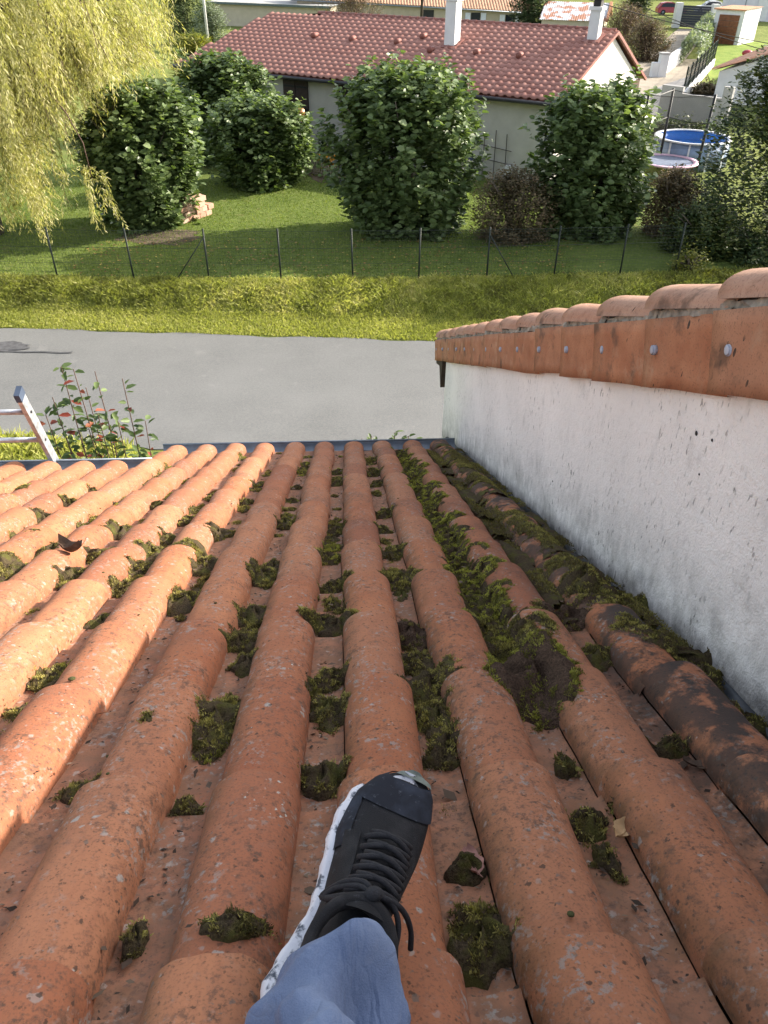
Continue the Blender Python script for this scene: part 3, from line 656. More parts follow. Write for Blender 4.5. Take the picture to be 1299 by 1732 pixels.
mb.add([HQ(-.0, 6.2, 1.80), HQ(14.6, 6.2, 1.80), HQ(17.5, 6.0, 1.58), HQ(17.5, 12.4, -.62), HQ(0, 12.4, -.62)], [(0, 1, 2, 3, 4)])
mb.part('roof_deck', REDDK, rh)
for j in range(41):                          # ridge tiles
    k = .2+j*.42; low = k > 14.6; c0 = HQ(k-.23, 6.2 if not low else 6.0, 1.80+(.0 if not low else -.20)); c1 = HQ(k+.21, 6.2 if not low else 6.0, 1.79+(.0 if not low else -.20))
    V = []; n = 6
    for c, rr in ((c0, .115), (c1, .10)):
        for q in range(n+1): a = pi*q/n; V.append(c+E2*cos(a)*rr*1.15+Z3*sin(a)*rr)
    V2 = V[:7]; F = [(i, i+1, i+8, i+7) for i in range(6)]+[(0, 1, 2, 3, 4, 5, 6)]
    part('ridge_tile', V, F, REDDK, rh, True)
mb = MB()
for (d0, z0, d1, z1) in ((-.03, -.02, 6.2, 1.76), (12.4, -.62, 6.2, 1.76)):
    a, b = HQ(-.10, d0, z0), HQ(-.10, d1, z1); v = norm(b-a); mb.box((a+b)/2, (v, E1, np.cross(v, E1)), (np.linalg.norm(b-a)/2, .05, .06))
mb.part('verge_board', REDDK, rh)
mb = MB(); mb.tube([HQ(18.8, -.09, -.08), HQ(-.05, -.09, -.08)], .075, 8); mb.box(HQ(9.3, .18, -.13), (E1, E2, Z3), (9.3, .26, .02)); mb.part('gutter', simple('dark_gutter', (.03, .03, .035), .4, .2), rh, True)
WHITEP = wall_material('white_paint', (.70, .70, .70), False, .002, 30)
def chimney(k, d, h, w, cap):
    c = HQ(k, d, d*RS); mb = MB(); mb.box(c+Z3*(h/2-.2), (E1, E2, Z3), (w/2, w/2*1.15, h/2+.2)); ch = mb.part('chimney', WHITEP, rh)
    mb = MB(); mb.box(c+Z3*(h+.04), (E1, E2, Z3), (w/2+.06, w/2*1.15+.06, .06)); mb.part('cap', WHITEP, ch)
    mb = MB(); mb.box(c+Z3*(h+.22), (E1, E2, Z3), (w/2*.7, w/2*.8, .12)); mb.part('vent', BLACKP, ch)
    mb = MB(); mb.box(c+Z3*(h+.38), (E1, E2, Z3), (w/2+.02, w/2+.08, .03)); mb.part('cover_slab', simple('slab_grey', (.35, .33, .31), .8), ch)
    mb = MB(); mb.box(c+E2*0-nrm*.0+Z3*.02, (E1, sdir, nrm), (w/2+.14, w/2+.24, .07)); mb.part('flashing', REDDK, ch)
chimney(.62, 5.35, 1.05, .42, 1); chimney(6.35, 3.95, 1.62, .48, 1)
def on_roof(px_k, d, m=None):
    c = HQ(px_k, d, d*RS)+nrm*.12; mb = MB(); mb.tube([c-sdir*.16+nrm*.05, c+sdir*.2-nrm*.02], [.12, .09], 8)
    mb.part('roof_vent', REDDK, rh, True)
for k, d in ((13.2, 3.6), (11.1, 3.55), (8.8, 3.6), (6.9, 3.1), (4.8, 3.2), (2.9, 3.2), (7.9, 4.3)): on_roof(k, d)
SHUT = simple('dark_shutter', (.045, .03, .028), .6, .3, 8)
def shutter(k, w, z0, z1, d=D0):
    for s in (-1, 1):
        mb = MB(); mb.box(HQ(k+s*w/4, d-.05, (z0+z1)/2), (E1, E2, Z3), (w/4-.015, .022, (z1-z0)/2)); sh = mb.part('shutter', SHUT, rh)
        for zz in (z0+.25, z1-.25):
            mb = MB(); mb.box(HQ(k+s*w/4, d-.085, zz), (E1, E2, Z3), (w/4-.04, .012, .04)); mb.part('hinge_bar', BLACKP, sh)
    mb = MB(); mb.box(HQ(k, d+.0, z0-.06), (E1, E2, Z3), (w/2+.12, .10, .035)); mb.part('sill', HOUSEW, rh)
shutter(12.15, 1.35, -1.60, -.22); shutter(9.25, 1.30, -1.60, -.22); shutter(3.9, .8, -1.35, -.55)
# things on the wall
mb = MB()
for q, kk in enumerate((2.95, 2.45, 1.95)): mb.tube([HQ(kk, D0-.08, -3.1), HQ(kk+.03*q, D0-.08, -1.35+.1*(q % 2))], .018, 5)
for zz in (-1.95, -2.45): mb.tube([HQ(1.75, D0-.1, zz), HQ(3.1, D0-.1, zz+.12)], .016, 5)
mb.single('trellis', simple('weathered_wood', (.09, .08, .07), .9), tuple(HQ(2.4, D0-.1, -3.08)), label='thin wooden trellis leaning on the pale wall between the two big hazels', cat='trellis')
mb = MB(); mb.box(HQ(1.75, D0-.25, -2.60), (E1, E2, Z3), (.13, .09, .17)); mb.box(HQ(1.75, D0-.345, -2.60), (E1, E2, Z3), (.08, .006, .10)); mb.box(HQ(1.75, D0-.22, -2.95), (E1, E2, Z3), (.03, .03, .2))
mb.single('meter_box', WHITEP, tuple(HQ(1.75, D0-.25, -3.08)), label='small white box by the foot of the trellis', cat='box')
mb = MB(); mb.tube([HQ(3.35, D0-.35, -2.75), HQ(3.35, D0-.35, -2.35)], [.16, .22], 12); mb.tube([HQ(3.35, D0-.35, -3.1), HQ(3.35, D0-.35, -2.75)], [.05, .05], 6)
mb.single('blue_basket', simple('dark_blue_plastic', (.04, .05, .12), .5), tuple(HQ(3.35, D0-.35, -3.08)), True, label='dark blue pot left of the trellis on the pale wall', cat='pot')
mb = MB(); c = HQ(A, 3.6, -.55); mb.box(c-E1*.16, (E2, E1, Z3), (.42, .13, .03)); mb.box(c-E1*.27-E2*.38+Z3*(-.1), (E2, E1, Z3), (.02, .02, .12)); mb.box(c-E1*.27+E2*.38+Z3*(.06), (E2, E1, Z3), (.02, .02, .14)); mb.part('wall_bracket', simple('grey_metal', (.16, .16, .17), .5), rh)
mb = MB(); mb.box(HQ(A-.02, 11.0, -1.5), (E2, E1, Z3), (.75, .05, .95)); dr = mb.part('door', simple('brown_door', (.07, .035, .02), .6), rh)
mb = MB(); mb.box(HQ(A-.09, 10.45, -1.6), (E2, E1, Z3), (.03, .03, .07)); mb.part('handle', ZINC, dr)
# copper ball that catches the sun, picket fence, marigolds
cb = thing('garden_ball', 'shiny copper garden ball on a stake catching the sun near the shuttered window', 'ornament', (-1.79,40.91,0.45))
GB = np.array((-1.47,33.20,2.91))
def sphere(c, r_, nu=16, nv=10, sq=(1, 1, 1)):
    V = [np.array(c)+np.array([cos(2*pi*i/nu)*sin(pi*j/nv)*sq[0], sin(2*pi*i/nu)*sin(pi*j/nv)*sq[1], cos(pi*j/nv)*sq[2]])*r_ for j in range(nv+1) for i in range(nu)]
    return V, [(j*nu+i, (j+1)*nu+i, (j+1)*nu+(i+1) % nu, j*nu+(i+1) % nu) for j in range(nv) for i in range(nu)]
cb.location = (GB[0], GB[1], .45)
V, F = sphere(GB, .17); part('ball', V, F, simple('copper', (.90, .38, .20), .22, .1, 4, metal=1.0), cb, True)
mb = MB(); mb.tube([(GB[0], GB[1], .4), tuple(GB)], .014, 6); mb.part('stake', TWIG, cb)
PA, PB = np.array((-1.33,34.34)), np.array((-0.24,32.98))
pf = thing('picket_fence', 'low weathered picket fence at the back edge of the lawn behind the centre hazel', 'fence', (*((PA+PB)/2), .45))
PICK = simple('weathered_picket', (.30, .26, .20), .9, .3, 9)
for q in range(18):
    p = PA+(PB-PA)*(q/17*1.5-.1); mb = MB(); mb.box((p[0], p[1], .45+.26), np.eye(3), (.028, .012, .26+.02*(q % 2))); mb.part('picket', PICK, pf)
for zz in (.6, .82):
    mb = MB(); a, b = PA+(PB-PA)*-.12, PA+(PB-PA)*1.42; dv = norm(b-a); mb.box((*((a+b)/2), zz), ((*dv, 0), (-dv[1], dv[0], 0), Z3), (np.linalg.norm(b-a)/2, .012, .02)); mb.part('rail', PICK, pf)
mb = MB(); ORG = simple('orange_petals', (.7, .28, .03), .7)
for q in range(26): V, F = sphere((1.3*0+(-0.56,33.80,1.12)[0]+random.uniform(-.4, .5), 33.9+random.uniform(-.3, .3), .95+random.uniform(-.2, .3)), random.uniform(.025, .045), 6, 4); mb.add(V, F)
o = mb.single('marigolds', ORG, (0, 33.9, .45), label='sprinkle of orange flowers behind the picket fence', kind='stuff')

# ------------------------------------------------------------------ pool and trampoline
pc = np.array([15.35, 35.8]); PR = 1.55
pl = thing('swimming_pool', 'round blue above ground pool with a white rim at the right', 'pool', (pc[0], pc[1], .45))
def ring(c, r0, r1, z0, z1, n=40):
    V = [(c[0]+r_*cos(2*pi*k/n), c[1]+r_*sin(2*pi*k/n), z) for k in range(n) for r_, z in ((r0, z0), (r1, z0), (r1, z1), (r0, z1))]
    return V, [(4*k+a, 4*k+(a+1) % 4, 4*((k+1) % n)+(a+1) % 4, 4*((k+1) % n)+a) for k in range(n) for a in range(4)]
V, F = ring(pc, PR-.03, PR, .45, 1.48); part('wall', V, F, simple('blue_grey_liner', (.20, .27, .40), .5, .2, 3), pl, True)
V, F = ring(pc, PR-.06, PR-.035, .5, 1.47); part('liner', V, F, simple('blue_liner', (.05, .22, .62), .45, .1), pl, True)
V, F = ring(pc, PR-.09, PR+.07, 1.48, 1.53); part('rim', V, F, simple('white_rim', (.72, .74, .78), .5, .1), pl, True)
V = [(pc[0], pc[1], 1.12)]+[(pc[0]+(PR-.05)*cos(2*pi*k/40), pc[1]+(PR-.05)*sin(2*pi*k/40), 1.12) for k in range(40)]
t = NT('pool_water', .08, .5); t.color((.05, .20, .50)); t.bump(t.noise(5, 3), .01, .5)
part('water', V, [(0, 1+k, 1+(k+1) % 40) for k in range(40)], t.m, pl)
for k in range(12):
    a = 2*pi*k/12+.1; mb = MB(); mb.box((pc[0]+(PR+.03)*cos(a), pc[1]+(PR+.03)*sin(a), .95), ((cos(a), sin(a), 0), (-sin(a), cos(a), 0), Z3), (.03, .035, .52)); mb.part('post', MATS['white_rim'], pl)
tc = np.array([13.55, 33.6]); TR = 1.25
tp = thing('trampoline', 'round trampoline with pale pink rim and tall black net poles before the pool', 'trampoline', (tc[0], tc[1], .45))
V, F = ring(tc, TR-.2, TR, 1.0, 1.05); part('edge_pad', V, F, simple('pink_pad', (.62, .42, .52), .6, .1), tp, True)
V = [(tc[0], tc[1], .98)]+[(tc[0]+(TR-.19)*cos(2*pi*k/32), tc[1]+(TR-.19)*sin(2*pi*k/32), 1.01) for k in range(32)]
part('mat', V, [(0, 1+k, 1+(k+1) % 32) for k in range(32)], simple('grey_blue_mat', (.16, .19, .26), .7), tp)
pole_a = [-.10, 1.45, 3.2]
tops = []
for a in pole_a:
    b = np.array([tc[0]+(TR+.03)*cos(a), tc[1]+(TR+.03)*sin(a), .45]); mb = MB(); mb.tube([b, b+[0, 0, 1.0], b+[.06*cos(a), .06*sin(a), 3.05]], [.04, .06, .055], 8); mb.part('net_pole', BLACKP, tp, True); tops.append(b+np.array([0, 0, 3.0]))
for zz in (0, -1.0):
    mb = MB(); pts = []
    for q in range(4): pts += [tops[q % 3]+[0, 0, zz], (tops[q % 3]+tops[(q+1) % 3])/2+[0, 0, zz-.06]]
    mb.tube(pts[:-1], .012, 4); mb.part('net_cord', BLACKP, tp)
t = NT('net', .8); t.color((.03, .03, .03)); tr = t.n.new('ShaderNodeBsdfTransparent'); mx = t.n.new('ShaderNodeMixShader'); mx.inputs[0].default_value = .80
t.l.new(t.b.outputs[0], mx.inputs[1]); t.l.new(tr.outputs[0], mx.inputs[2]); t.l.new(mx.outputs[0], t.out.inputs['Surface'])
mb = MB()
for q in range(3):
    a, b = tops[q], tops[(q+1) % 3]; mb.quad(a+[0, 0, -1.95], b+[0, 0, -1.95], b+[0, 0, -.03], a+[0, 0, -.03])
mb.part('net', t.m, tp)

# ------------------------------------------------------------------ walls, gate, garage and houses at the right
def wallbox(mb, A, B, z0, z1, th=.1):
    A = np.array(A); B = np.array(B); d = norm(B-A); mb.box((*((A+B)/2), (z0+z1)/2), ((*d, 0), (-d[1], d[0], 0), Z3), (np.linalg.norm(B-A)/2, th, (z1-z0)/2)); return mb
CONC = wall_material('concrete_blocks', (.40, .39, .38), False, .003, 20)
A, B = np.array((17.74,46.73)), np.array((20.43,44.08)); d_ = norm(B-A)
bw = thing('block_wall', 'grey concrete block wall behind the pool with a taller right end', 'wall', (*((A+B)/2), .45))
L_ = np.linalg.norm(B-A); nb = int(L_/.5)
for r__ in range(6):
    for q in range(nb):
        off = (q+.5*(r__ % 2))*.5
        if off+.48 > L_: continue
        mb = MB(); c = A+d_*(off+.25); mb.box((*c, .45+.1+r__*.20), ((*d_, 0), (-d_[1], d_[0], 0), Z3), (.244, .10, .096)); mb.part('block', CONC, bw)
mb = MB(); wallbox(mb, A, B, .35, 1.62, .09); mb.part('core', CONC, bw)
mb = MB(); wallbox(mb, A, A+d_*1.2, 1.62, 2.0, .11); wallbox(mb, B-d_*.4, B+d_*.1, .4, 2.25, .13); wallbox(mb, A+d_*1.2, B-d_*.4, 1.645, 1.69, .13); mb.part('coping', CONC, bw)
A, B = np.array((20.74,51.23)), np.array((28.91,66.81)); d_ = norm(B-A)
pf2 = thing('panel_fence', 'dark green posts of a panel fence on a low white wall beside the lane', 'fence', (*((A+B)/2), .45))
mb = MB(); wallbox(mb, A, B, .4, .95, .1); mb.part('low_wall', WHITEP, pf2)
for q in range(9):
    p = A+(B-A)*q/8; mb = MB(); mb.box((p[0], p[1], 1.6), np.eye(3), (.032, .032, .72)); mb.part('post', METAL_DK, pf2)
mb = MB()
for q in range(8):
    for w_ in range(14): p = A+(B-A)*(q+w_/14)/8; mb.box((p[0], p[1], 1.6), np.eye(3), (.004, .004, .62))
for zz in (1.0, 1.4, 1.8, 2.2): wallbox(mb, A, B, zz-.01, zz+.01, .01)
o = mb.part('mesh_panel', WIRE, pf2); o['kind'] = 'stuff'
A, B = np.array((23.20,61.84)), np.array((27.56,69.86))
ww = thing('white_wall', 'short white garden wall with a gate pillar between the two drives', 'wall', (*A, .45))
mb = MB(); wallbox(mb, A, B, .4, 1.5, .12); mb.part('wall', WHITEP, ww)
mb = MB(); p = np.array((22.91,61.27)); mb.box((p[0], p[1], 1.1), np.eye(3), (.28, .28, .75)); pil = mb.part('pillar', WHITEP, ww)
mb = MB(); mb.box((p[0], p[1], 1.9), np.eye(3), (.33, .33, .05)); mb.part('cap', CONC, pil)
mb = MB(); p2 = np.array((22.44,61.27)); wallbox(mb, p2-[.3, 0], p2+[.4, 0], .4, 1.35, .2); mb.part('side_wall', WHITEP, ww)
A, B = np.array((37.20,97.07)), np.array((39.78,95.28)); d_ = norm(B-A); L_ = np.linalg.norm(B-A)
gt = thing('dark_gate', 'dark blue grey boarded gate at the top of the driveway', 'gate', (*((A+B)/2), .45))
GATE = simple('anthracite', (.035, .04, .055), .5, .2)
for q in range(9):
    mb = MB(); wallbox(mb, A, B, .55+q*.22, .755+q*.22, .03); mb.part('board', GATE, gt)
for p in (A-d_*.35, B+d_*.3):
    mb = MB(); mb.box((p[0], p[1], 1.6), np.eye(3), (.34, .34, 1.15)); pl_ = mb.part('pillar', WHITEP, gt)
# garage
A = np.array((34.83,82.45)); B = np.array((36.78,80.63)); d_ = norm(B-A); n_ = np.array([-d_[1], d_[0]]); L_ = np.linalg.norm(B-A)
gr_ = thing('garage', 'small white garage with a brown sectional door', 'garage', (*((A+B)/2), .45))
def q3(s, dpt, z): p = A+d_*s+n_*dpt; return (p[0], p[1], z)
GH = 3.2
mb = MB(); mb.add([q3(0, 0, .3), q3(L_, 0, .3), q3(L_, 4.2, .3), q3(0, 4.2, .3), q3(0, 0, GH), q3(L_, 0, GH), q3(L_, 4.2, GH), q3(0, 4.2, GH)], [(0, 1, 5, 4), (1, 2, 6, 5), (2, 3, 7, 6), (3, 0, 4, 7)]); mb.part('wall', WHITEP, gr_)
ORT = simple('orange_roof', (.46, .22, .12), .85, .3, 6, .02, 12)
mb = MB(); mb.add([q3(-.15, -.2, GH+.02), q3(L_+.15, -.2, GH+.02), q3(L_+.15, 4.4, GH+.06), q3(-.15, 4.4, GH+.06)], [(0, 1, 2, 3)]); mb.add([q3(-.15, -.2, GH-.08), q3(L_+.15, -.2, GH-.08), q3(L_+.15, -.2, GH+.02), q3(-.15, -.2, GH+.02)], [(0, 1, 2, 3)]); mb.part('roof', ORT, gr_)
BRD = simple('brown_wood', (.17, .065, .03), .6, .35, 5)
gd = thing('x', None, None, (0, 0, 0)); bpy.data.objects.remove(gd)
for q in range(5):
    mb = MB(); a_ = A+d_*(L_*.17)-n_*.06; b_ = A+d_*(L_*.86)-n_*.06; wallbox(mb, a_, b_, .48+q*.46, .92+q*.46, .03); mb.part('door_panel', BRD, gr_)
# white house at the right edge
A = np.array([22.75, 51.4]); B = A+np.array([8.0, -6.0]); d_ = norm(B-A); n_ = np.array([-d_[1], d_[0]]); L_ = 10.0
wh = thing('white_house', 'white house at the right edge with a sloping orange tiled roof', 'house', (*A, .45))
mb = MB(); mb.add([q3(0, 0, .3), q3(L_, 0, .3), q3(L_, 13, .3), q3(0, 13, .3), q3(0, 0, 2.05), q3(L_, 0, 5.4), q3(L_, 13, 5.4), q3(0, 13, 2.05)], [(0, 1, 5, 4), (1, 2, 6, 5), (2, 3, 7, 6), (3, 0, 4, 7)]); mb.part('wall', WHITEP, wh)
WHT = simple('white_house_tiles', (.58, .30, .19), .85, .3, 6)
sl_ = norm(np.array([*(d_*L_), 3.4])); 
for r__ in range(30):
    mb = MB(); V = []; a0 = -.35
    for q in range(7):
        a = pi*q/6
        for e in (0, 1): V.append(np.array(q3(-.4, -.35+.22+r__*.45-.22*cos(a), 2.1-.07))+sl_*(L_+.5)*e+np.array([0, 0, .09+.12*sin(a)]))
    mb.add(V, [(2*i, 2*i+1, 2*i+3, 2*i+2) for i in range(6)]+[(0, 2, 4, 6, 8, 10, 12)]); mb.part('tile_row', WHT, wh, True)
mb = MB(); mb.add([np.array(q3(-.4, -.3, 2.06)), np.array(q3(-.4, 13.3, 2.06)), np.array(q3(-.4, 13.3, 2.06))+sl_*(L_+.5), np.array(q3(-.4, -.3, 2.06))+sl_*(L_+.5)], [(0, 1, 2, 3)]); mb.part('roof_deck', ORT, wh)
# building in the top right corner
A = np.array((47.67,105.31)); B = A+np.array([16.0, -1.5]); d_ = norm(B-A); n_ = np.array([-d_[1], d_[0]]); L_ = 16
tb = thing('pale_building', 'pale lilac white building cut off by the top right corner', 'building', (*A, .45))
mb = MB(); mb.add([q3(0, 0, .3), q3(L_, 0, .3), q3(L_, 8, .3), q3(0, 8, .3), q3(0, 0, 7), q3(L_, 0, 7), q3(L_, 8, 7), q3(0, 8, 7)], [(0, 1, 5, 4), (1, 2, 6, 5), (2, 3, 7, 6), (3, 0, 4, 7), (4, 5, 6, 7)]); mb.part('wall', wall_material('lilac_render', (.66, .65, .70), False), tb)
mb = MB(); wallbox(mb, A+d_*1.6-n_*.05, A+d_*2.9-n_*.05, .5, 2.7, .04); mb.part('door', WHITEP, tb)
mb = MB(); mb.tube([q3(.1, -.15, .4), q3(.1, -.15, 7)], .06, 6); mb.part('downpipe', ZINC, tb)

# long cream house, barn, shed, poles and wires along the top
CREAM = wall_material('cream_render', (.52, .46, .35), False, .003, 10)
A = np.array([-4.0, 94.6]); B = np.array([20.2, 93.8]); d_ = norm(B-A); n_ = np.array([-d_[1], d_[0]]); L_ = np.linalg.norm(B-A)
lh = thing('cream_house', 'long cream house with white shutters and a weathered orange tile roof', 'house', (*((A+B)/2), .45))
ez = lambda s: 3.05-1.0*s/L_*1.0
mb = MB(); mb.add([q3(0, 0, -.5), q3(L_, 0, -.5), q3(L_, 8, -.5), q3(0, 8, -.5), q3(0, 0, ez(0)), q3(L_, 0, ez(L_)), q3(L_, 8, 3.3), q3(0, 8, 3.3)], [(0, 1, 5, 4), (1, 2, 6, 5), (2, 3, 7, 6), (3, 0, 4, 7)]); mb.part('wall', CREAM, lh)
t = NT('weathered_canal_tiles', .9, .2); c_ = t.mix(t.ramp(t.noise(2.6, 6), .3, .7), (.34, .20, .13), (.50, .31, .20)); c_ = t.mix(t.ramp(t.noise(9, 4), .45, .7, 0, .6), c_, (.22, .13, .09)); t.color(c_); CANAL = t.m
V = []; F = []; nn_ = int((L_+1)/.075)
for i in range(nn_+1):
    s_ = -.5+i*.075; hh = .07*abs(sin(i*pi/4)); 
    for dpt, zz in ((-.45, ez(s_)-.02), (4.2, ez(s_)+1.35)): V.append(np.array(q3(s_, dpt, zz+hh)))
F = [(2*i, 2*i+2, 2*i+3, 2*i+1) for i in range(nn_)]
o = part('canal_tile_roof', V, F, CANAL, lh)
mb = MB(); mb.tube([q3(-.5, -.5, ez(0)-.1), q3(L_+.5, -.5, ez(L_)-.1)], .07, 6); mb.part('gutter', ZINC, lh, True)
DKG = simple('dark_glass', (.02, .025, .035), .2, .2)
def win(pxs, w, z0, z1, shutters):
    s_ = (pxs-A[0])*1.0
    mb = MB(); wallbox(mb, A+d_*(s_-w/2)-n_*.03, A+d_*(s_+w/2)-n_*.03, z0, z1, .03); wv = mb.part('window', DKG, lh)
    if shutters:
        for sg in (-1, 1):
            mb = MB(); c = s_+sg*(w*.75+.1); wallbox(mb, A+d_*(c-w*.28)-n_*.08, A+d_*(c+w*.28)-n_*.08, z0, z1, .03); mb.part('shutter', simple('white_shutter', (.68, .72, .80), .6, .1) if 'white_shutter' not in MATS else MATS['white_shutter'], lh)
win(9.5, 1.1, .3, 2.15, False); win(14.4, .95, .3, 1.95, True); win(18.0, .95, .2, 1.8, True)
mb = MB(); pp = (8.63,92.50,1.59); mb.tube([(pp[0], pp[1], .3), (pp[0], pp[1], 9)], .14, 8)
mb.single('utility_pole', simple('dark_pole', (.07, .055, .045), .9), (pp[0], pp[1], .45), True, label='dark wooden utility pole before the long cream house', cat='pole')
mb = MB(); pp = (-10.25,72.00,3.63); mb.tube([(pp[0], pp[1], .3), (pp[0], pp[1], 9)], .10, 8)
mb.single('concrete_pole', simple('pale_pole', (.5, .5, .5), .9), (pp[0], pp[1], .45), True, label='pale pole between the conifers and the grey roofed shed', cat='pole')
# barn with rusty white roof
A = np.array([19.2, 84.5]); B = np.array([24.6, 82.6]); d_ = norm(B-A); n_ = np.array([-d_[1], d_[0]]); L_ = np.linalg.norm(B-A)
bn = thing('small_barn', 'low barn with a rust streaked white corrugated roof behind the ridge', 'barn', (*A, .45))
mb = MB(); mb.add([q3(0, 0, -.2), q3(L_, 0, -.2), q3(L_, 6, -.2), q3(0, 6, -.2), q3(0, 0, 2.2), q3(L_, 0, 2.2), q3(L_, 6, 2.2), q3(0, 6, 2.2), q3(L_, 3, 3.3), q3(0, 3, 3.3)], [(0, 1, 5, 4), (1, 2, 6, 8, 5), (2, 3, 7, 6), (3, 0, 4, 9, 7)]); mb.part('wall', CREAM, bn)
t = NT('rusty_sheet', .6, .4); t.color(t.mix(t.ramp(t.noise(1.2, 6), .48, .56), (.60, .62, .66), (.42, .20, .12))); RUST = t.m
V = []; nn_ = 60
for i in range(nn_+1):
    s_ = -.2+i*(L_+.4)/nn_; hh = .03*(i % 2)
    for dpt, zz in ((-.3, 2.12), (3, 3.36), (6.3, 2.12)): V.append(np.array(q3(s_, dpt, zz+hh)))
part('corrugated_roof', V, [(3*i+a, 3*i+3+a, 3*i+4+a, 3*i+1+a) for i in range(nn_) for a in (0, 1)], RUST, bn)
mb = MB()
for (da, za, db, zb_) in ((-.3, 2.16, 3, 3.42), (6.3, 2.16, 3, 3.42)):
    a, b = np.array(q3(L_+.25, da, za)), np.array(q3(L_+.25, db, zb_)); v = norm(b-a); mb.box((a+b)/2, (v, (*d_, 0), np.cross(v, (*d_, 0))), (np.linalg.norm(b-a)/2, .12, .08))
mb.part('verge_tile', ORT, bn)
# grey roofed shed
A = np.array((-13.24,97.84)); B = np.array((-0.60,92.24)); d_ = norm(B-A); n_ = np.array([-d_[1], d_[0]]); L_ = np.linalg.norm(B-A)
sh_ = thing('grey_roofed_shed', 'long low shed with a flat grey roof behind the left end of the red roof', 'shed', (*A, .45))
mb = MB(); mb.add([q3(0, 0, .2), q3(L_, 0, .2), q3(L_, 14, .2), q3(0, 14, .2), q3(0, 0, 2.5), q3(L_, 0, 2.5), q3(L_, 14, 2.9), q3(0, 14, 2.9)], [(0, 1, 5, 4), (1, 2, 6, 5), (2, 3, 7, 6), (3, 0, 4, 7)]); mb.part('wall', CREAM, sh_)
mb = MB(); mb.add([q3(-.3, -.4, 2.55), q3(L_+.3, -.4, 2.55), q3(L_+.3, 14.3, 3.0), q3(-.3, 14.3, 3.0)], [(0, 1, 2, 3)]); mb.part('roof', simple('fibre_cement', (.36, .36, .34), .9, .2, 1.2, .02, 8), sh_)
mb = MB(); a, b = np.array(q3(-.3, -.42, 2.47)), np.array(q3(L_+.3, -.42, 2.47)); mb.box((a+b)/2, ((*d_, 0), (*n_, 0), Z3), (L_/2+.3, .03, .10)); mb.part('fascia', simple('grey_green_fascia', (.10, .13, .13), .7), sh_)
# cables
CAB = simple('cable', (.02, .02, .02), .7)
def cable(a, b, sag, label):
    a = np.array(a); b = np.array(b); mb = MB(); mb.tube([a+(b-a)*s-np.array([0, 0, 4*sag*s*(1-s)]) for s in np.linspace(0, 1, 25)], .022, 5)
    mb.single('overhead_cable', CAB, tuple(a), True, label=label, cat='cable')
cable((12.07,52.00,6.11), (30.13,52.00,2.87), .35, 'thicker black overhead cable crossing the top right above the gate')
cable((18.00,54.00,5.18), (31.54,54.00,2.01), .35, 'lower thin overhead cable crossing in front of the garage')
# cars
def car(name, label, c, ang, paint, L=3.55, H=1.35, W=1.5):
    u = np.array([cos(ang), sin(ang), 0]); v = np.array([-sin(ang), cos(ang), 0]); c = np.array([*c, .45])
    rt = thing(name, label, 'car', tuple(c), 'cars parked beyond the dark gate')
    def prism(prof, hw, tape=0):
        V = []; n = len(prof)
        for s in (-1, 1):
            for x, z in prof: V.append(c+u*x*L+v*s*(hw-tape*max(0, z-.5*H))+Z3*z)
        return V, [tuple(range(n))[::-1], tuple(range(n, 2*n))]+[(i, (i+1) % n, n+(i+1) % n, n+i) for i in range(n)]
    body = [(-.5, .25), (.5, .25), (.5, .5), (.485, .66), (.36, .78), (.22, .82), (.10, 1.2), (0, H), (-.22, H+.02), (-.38, 1.26), (-.46, .88), (-.5, .7)]
    V, F = prism(body, W/2, .28); part('body', V, F, paint, rt)
    gl = [(.185, .86), (.075, 1.18), (-.0, 1.26), (-.22, 1.28), (-.35, 1.2), (-.41, .88)]
    V, F = prism(gl, W/2+.012, .28); part('side_windows', V, F, DKG, rt)
    a = c+u*.225*L+Z3*.83; b = c+u*.01*L+Z3*(H-.02); mb = MB(); nrm_ = np.cross(norm(b-a), v); mb.box((a+b)/2+nrm_*-.0+Z3*.03, (norm(b-a), v, nrm_), (np.linalg.norm(b-a)/2*.85, W/2*.78, .02)); mb.part('windscreen', DKG, rt)
    for sx in (-.31, .31):
        for s in (-1, 1):
            w = c+u*sx*L+v*s*(W/2-.05)+Z3*.29; mb = MB(); mb.tube([w-v*.1, w+v*.1], .29, 14); wp = mb.part('wheel', BLACKP, rt, True)
            mb = MB(); mb.tube([w-v*.11, w+v*.11], .16, 10); mb.part('rim', ZINC, wp, True)
    for s in (-1, 1):
        h_ = c+u*L*.485+v*s*W*.36+Z3*.66; mb = MB(); mb.box(h_, (u, v, Z3), (.05, .13, .06)); mb.part('headlight', WHITEP, rt)
RED_P = simple('red_paint', (.32, .02, .03), .25, .05, spec=.6); WHITE_C = simple('white_car_paint', (.62, .65, .70), .25, .05, spec=.6)
car('parked_car', 'small dark red car parked left, beyond the dark gate', (42.24,113.90), radians(-6), RED_P)
car('parked_car', 'white hatchback parked to the right of the red car beyond the gate', (48.28,116.98), radians(170), WHITE_C)
mb = MB(); c = np.array([*(33.76,71.82), .45]); V, F = sphere(c+[0, 0, .35], .35, 12, 8, (1.3, .9, .7)); mb.add(V, F)
mb.single('red_toy_car', RED_P, tuple(c), True, label='small red garden toy on the bright lawn by the white house roof', cat='toy')

